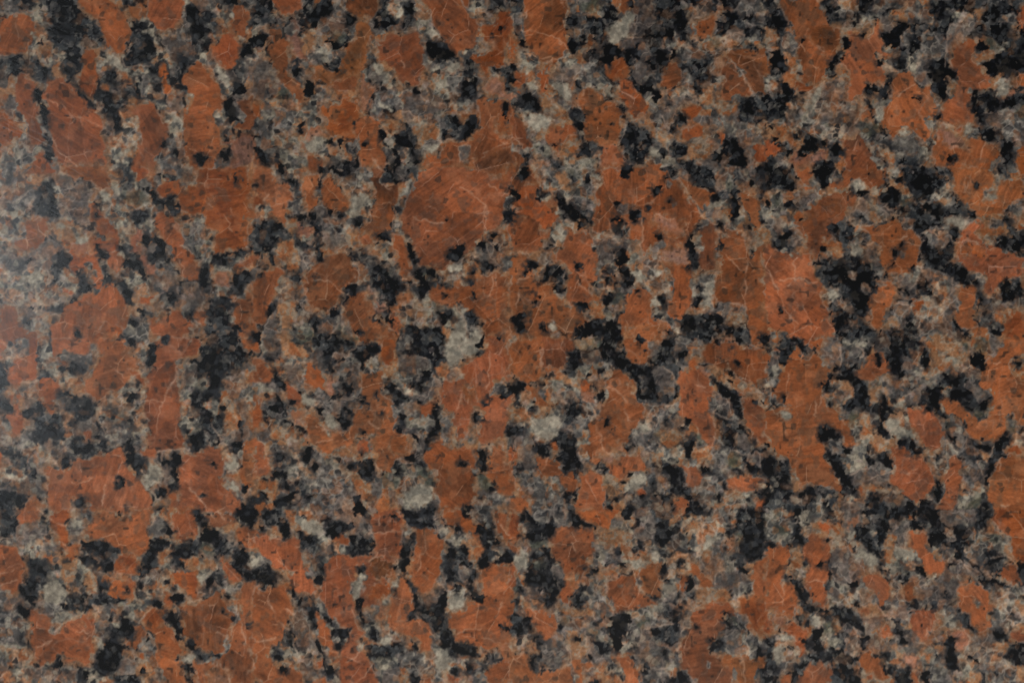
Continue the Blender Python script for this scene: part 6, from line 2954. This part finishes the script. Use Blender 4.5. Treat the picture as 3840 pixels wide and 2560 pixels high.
# fine healed cracks and grain-boundary hairlines over everything, thin and broken
lum = COL.mean(-1)
for sc, wd, th0, amt, sd0 in ((170, 0.016, 0.50, 0.50, 401), (95, 0.022, 0.54, 0.42, 421), (60, 0.034, 0.56, 0.32, 441)):
    f = fbm((GX + 0.8 * WX) / sc, (GY + 0.8 * WY) / sc, sd0, 2, 0.4)
    vein = 1 - smooth(0.0, wd, np.abs(f - 0.5))
    vein = vein * smooth(th0, th0 + 0.12, fbm(GX / 110, GY / 110, sd0 + 9, 2))
    COL = lerp(COL, COL * 0.55 + rgb(152, 126, 110) * 0.50, amt * vein * smooth(48, 72, lum))

# ------------------------------------------------------------------ the slab
COL = COL * ((np.clip(COL.mean(-1), 4, 255) / 84.0) ** 0.14)[..., None] * rgb(0.985, 1.0, 1.0)   # mineral contrast
LIGHT = rgb(0.645, 0.64, 0.63)
lin = np.clip(COL, 0, 255) / 255.0
lin = np.where(lin <= 0.04045, lin / 12.92, ((lin + 0.055) / 1.055) ** 2.4)
lin = np.clip((lin - 0.007) / LIGHT, 0.003, 0.85).astype(np.float32)

def sample(xp, yp):
    """albedo and mica at any slab position (traced units); outside the traced field the grain
    pattern folds back through a growing warp"""
    ex = np.maximum(np.maximum(-xp, xp - 3840), 0); ey = np.maximum(np.maximum(-yp, yp - 2560), 0)
    g = smooth(0, 500, np.hypot(ex, ey))
    xw = xp + g * ((fbm(xp / 500 + 40, yp / 500 + 40, 501, 1) - 0.5) * 190)
    yw = yp + g * ((fbm(xp / 500 + 80, yp / 500 + 80, 505, 1) - 0.5) * 190)
    def fold(v, L):
        v = np.mod(v, 2 * L)
        return np.where(v > L, 2 * L - v, v)
    fx = np.clip(fold(xw, 3838.0) / CELL, 0, NX - 1.001); fy = np.clip(fold(yw, 2558.0) / CELL, 0, NY - 1.001)
    ix = fx.astype(np.int32); iy = fy.astype(np.int32); tx = (fx - ix)[..., None]; ty = (fy - iy)[..., None]
    def bi(A):
        return (A[iy, ix] * (1 - tx) + A[iy, ix + 1] * tx) * (1 - ty) + (A[iy + 1, ix] * (1 - tx) + A[iy + 1, ix + 1] * tx) * ty
    return bi(lin), bi(MICA[..., None])[..., 0]

def axis(n_in, length, far):
    inner = np.linspace(0, length, n_in)
    a = np.arange(10, 650, 11.0); b = np.arange(661, far, 22.0)
    outer = np.concatenate([a, b, [far]])
    return np.concatenate([-outer[::-1], inner, length + outer])
XS = axis(1281, 3840.0, 3700.0)
YS = axis(854, 2560.0, 2700.0)
nx, ny = len(XS), len(YS)
PXg, PYg = np.meshgrid(XS, YS)
alb, mica = sample(PXg, PYg)
verts = np.stack([(PXg - 1920) * PX, (1280 - PYg) * PX, np.zeros_like(PXg)], -1).reshape(-1, 3)
cols = [alb.reshape(-1, 3)]; micas = [mica.reshape(-1)]
ii = np.arange(nx * ny).reshape(ny, nx)
faces = [np.stack([ii[1:, :-1], ii[1:, 1:], ii[:-1, 1:], ii[:-1, :-1]], -1).reshape(-1, 4)]
# sawn edges: the grain pattern goes over the arris and down the 20 mm side
ring = np.concatenate([ii[0, :-1], ii[:-1, -1], ii[-1, :0:-1], ii[:0:-1, 0]])
rx = PXg.reshape(-1)[ring]; ry = PYg.reshape(-1)[ring]
sx = np.where(rx <= XS[0], 1, np.where(rx >= XS[-1], -1, 0)); sy = np.where(ry <= YS[0], 1, np.where(ry >= YS[-1], -1, 0))
V = [verts]; prev = ring; base_i = nx * ny; m = len(ring)
for k, (drop, outw) in enumerate([(0.0004, 0.0009), (0.0015, 0.0013)] + [(0.0015 + 0.00116 * j, 0.0013) for j in range(1, 17)]):
    v = verts[ring].copy()
    v[:, 0] += -sx * outw; v[:, 1] += sy * outw; v[:, 2] = -drop
    V.append(v)
    c, mi = sample(rx + sx * (-(drop + outw) / PX), ry + sy * (-(drop + outw) / PX))
    cols.append(c); micas.append(mi)
    cur = base_i + k * m + np.arange(m)
    faces.append(np.stack([prev, np.roll(prev, -1), np.roll(cur, -1), cur], -1))
    prev = cur
verts = np.concatenate(V); cols = np.concatenate(cols); micas = np.concatenate(micas); faces = np.concatenate(faces)
nv, nf = len(verts), len(faces)
me = bpy.data.meshes.new("granite_slab")
me.vertices.add(nv); me.vertices.foreach_set("co", verts.astype(np.float32).ravel())
last = prev[::-1]
me.loops.add(nf * 4 + len(last)); me.loops.foreach_set("vertex_index", np.concatenate([faces.ravel(), last]).astype(np.int32))
me.polygons.add(nf + 1)
me.polygons.foreach_set("loop_start", np.concatenate([np.arange(nf) * 4, [nf * 4]]).astype(np.int32))
ca = me.attributes.new("mineral", 'FLOAT_COLOR', 'POINT')
rgba = np.ones((nv, 4), np.float32); rgba[:, :3] = cols; rgba[:, 3] = micas
ca.data.foreach_set("color", rgba.ravel())
me.update(calc_edges=True)
me.validate()

slab = bpy.data.objects.new("granite_slab", me)
scene.collection.objects.link(slab)
slab["label"] = "polished red granite slab with orange feldspar, grey quartz and black mica grains"
slab["kind"] = "thing"
slab["category"] = "stone slab"

# ------------------------------------------------------------------ polished granite material
mat = bpy.data.materials.new("polished_granite")
mat.use_nodes = True
nt = mat.node_tree; N = nt.nodes; L = nt.links
bsdf = N["Principled BSDF"]
def node(t, **kw):
    n = N.new(t)
    for k, v in kw.items(): setattr(n, k, v)
    return n
def math_node(op, a, b=None, c=None):
    n = node('ShaderNodeMath', operation=op)
    for i, v in enumerate((a, b, c)):
        if v is None: continue
        if isinstance(v, (int, float)): n.inputs[i].default_value = v
        else: L.new(v, n.inputs[i])
    return n.outputs[0]
def noise(vec, scale, detail, rough=0.55):
    n = node('ShaderNodeTexNoise'); n.inputs['Scale'].default_value = scale
    n.inputs['Detail'].default_value = detail; n.inputs['Roughness'].default_value = rough
    L.new(vec, n.inputs['Vector']); return n.outputs['Fac']
def remap(v, a, b, c, d):
    n = node('ShaderNodeMapRange'); L.new(v, n.inputs['Value'])
    for i, x in zip(('From Min', 'From Max', 'To Min', 'To Max'), (a, b, c, d)): n.inputs[i].default_value = x
    return n.outputs['Result']
attr = node('ShaderNodeAttribute', attribute_name="mineral")
tc = node('ShaderNodeTexCoord'); obj = tc.outputs['Object']
grain = noise(obj, 1500.0, 3.0, 0.65)
cloud = noise(obj, 420.0, 4.0, 0.6)
k = math_node('MULTIPLY', remap(grain, 0.25, 0.75, 0.80, 1.20), remap(cloud, 0.25, 0.75, 0.88, 1.12))
scaled = node('ShaderNodeVectorMath', operation='SCALE')
L.new(attr.outputs['Color'], scaled.inputs[0]); L.new(k, scaled.inputs['Scale'])
# pinpoint glints of mica and cleavage, painted into the base colour
vor = node('ShaderNodeTexVoronoi'); vor.inputs['Scale'].default_value = 1500.0; L.new(obj, vor.inputs['Vector'])
dot = math_node('MULTIPLY', remap(vor.outputs['Distance'], 0.0, 0.28, 1.0, 0.0), math_node('GREATER_THAN', noise(obj, 650.0, 1.0), 0.64))
dot = math_node('MULTIPLY', dot, 0.25)
mix = node('ShaderNodeMix', data_type='RGBA', blend_type='MIX')
L.new(dot, mix.inputs[0]); L.new(scaled.outputs[0], mix.inputs[6]); mix.inputs[7].default_value = (0.24, 0.22, 0.20, 1)
L.new(mix.outputs[2], bsdf.inputs['Base Color'])
bsdf.inputs['Roughness'].default_value = 0.42
bsdf.inputs['Specular IOR Level'].default_value = 0.12
bsdf.inputs['Coat Weight'].default_value = 1.0
bsdf.inputs['Coat Roughness'].default_value = 0.21
bsdf.inputs['Coat IOR'].default_value = 1.5
# polishing scratches: long fine grooves, seen only where the polish mirrors the window
mr = node('ShaderNodeMapping'); L.new(obj, mr.inputs['Vector'])
mr.inputs['Rotation'].default_value = (0, 0, math.radians(27))
mp = node('ShaderNodeMapping'); L.new(mr.outputs['Vector'], mp.inputs['Vector'])
mp.inputs['Scale'].default_value = (70.0, 1500.0, 1.0)
scr = noise(mp.outputs['Vector'], 1.0, 3.0, 0.6)
hgt = math_node('ADD', math_node('MULTIPLY', math_node('MULTIPLY', scr, remap(noise(obj, 60.0, 3.0), 0.35, 0.65, 0.1, 1.0)), 0.8), math_node('MULTIPLY', cloud, 0.5))
bump = node('ShaderNodeBump'); bump.inputs['Strength'].default_value = 0.5; bump.inputs['Distance'].default_value = 0.00007
L.new(hgt, bump.inputs['Height'])
L.new(bump.outputs['Normal'], bsdf.inputs['Coat Normal'])
me.materials.append(mat)
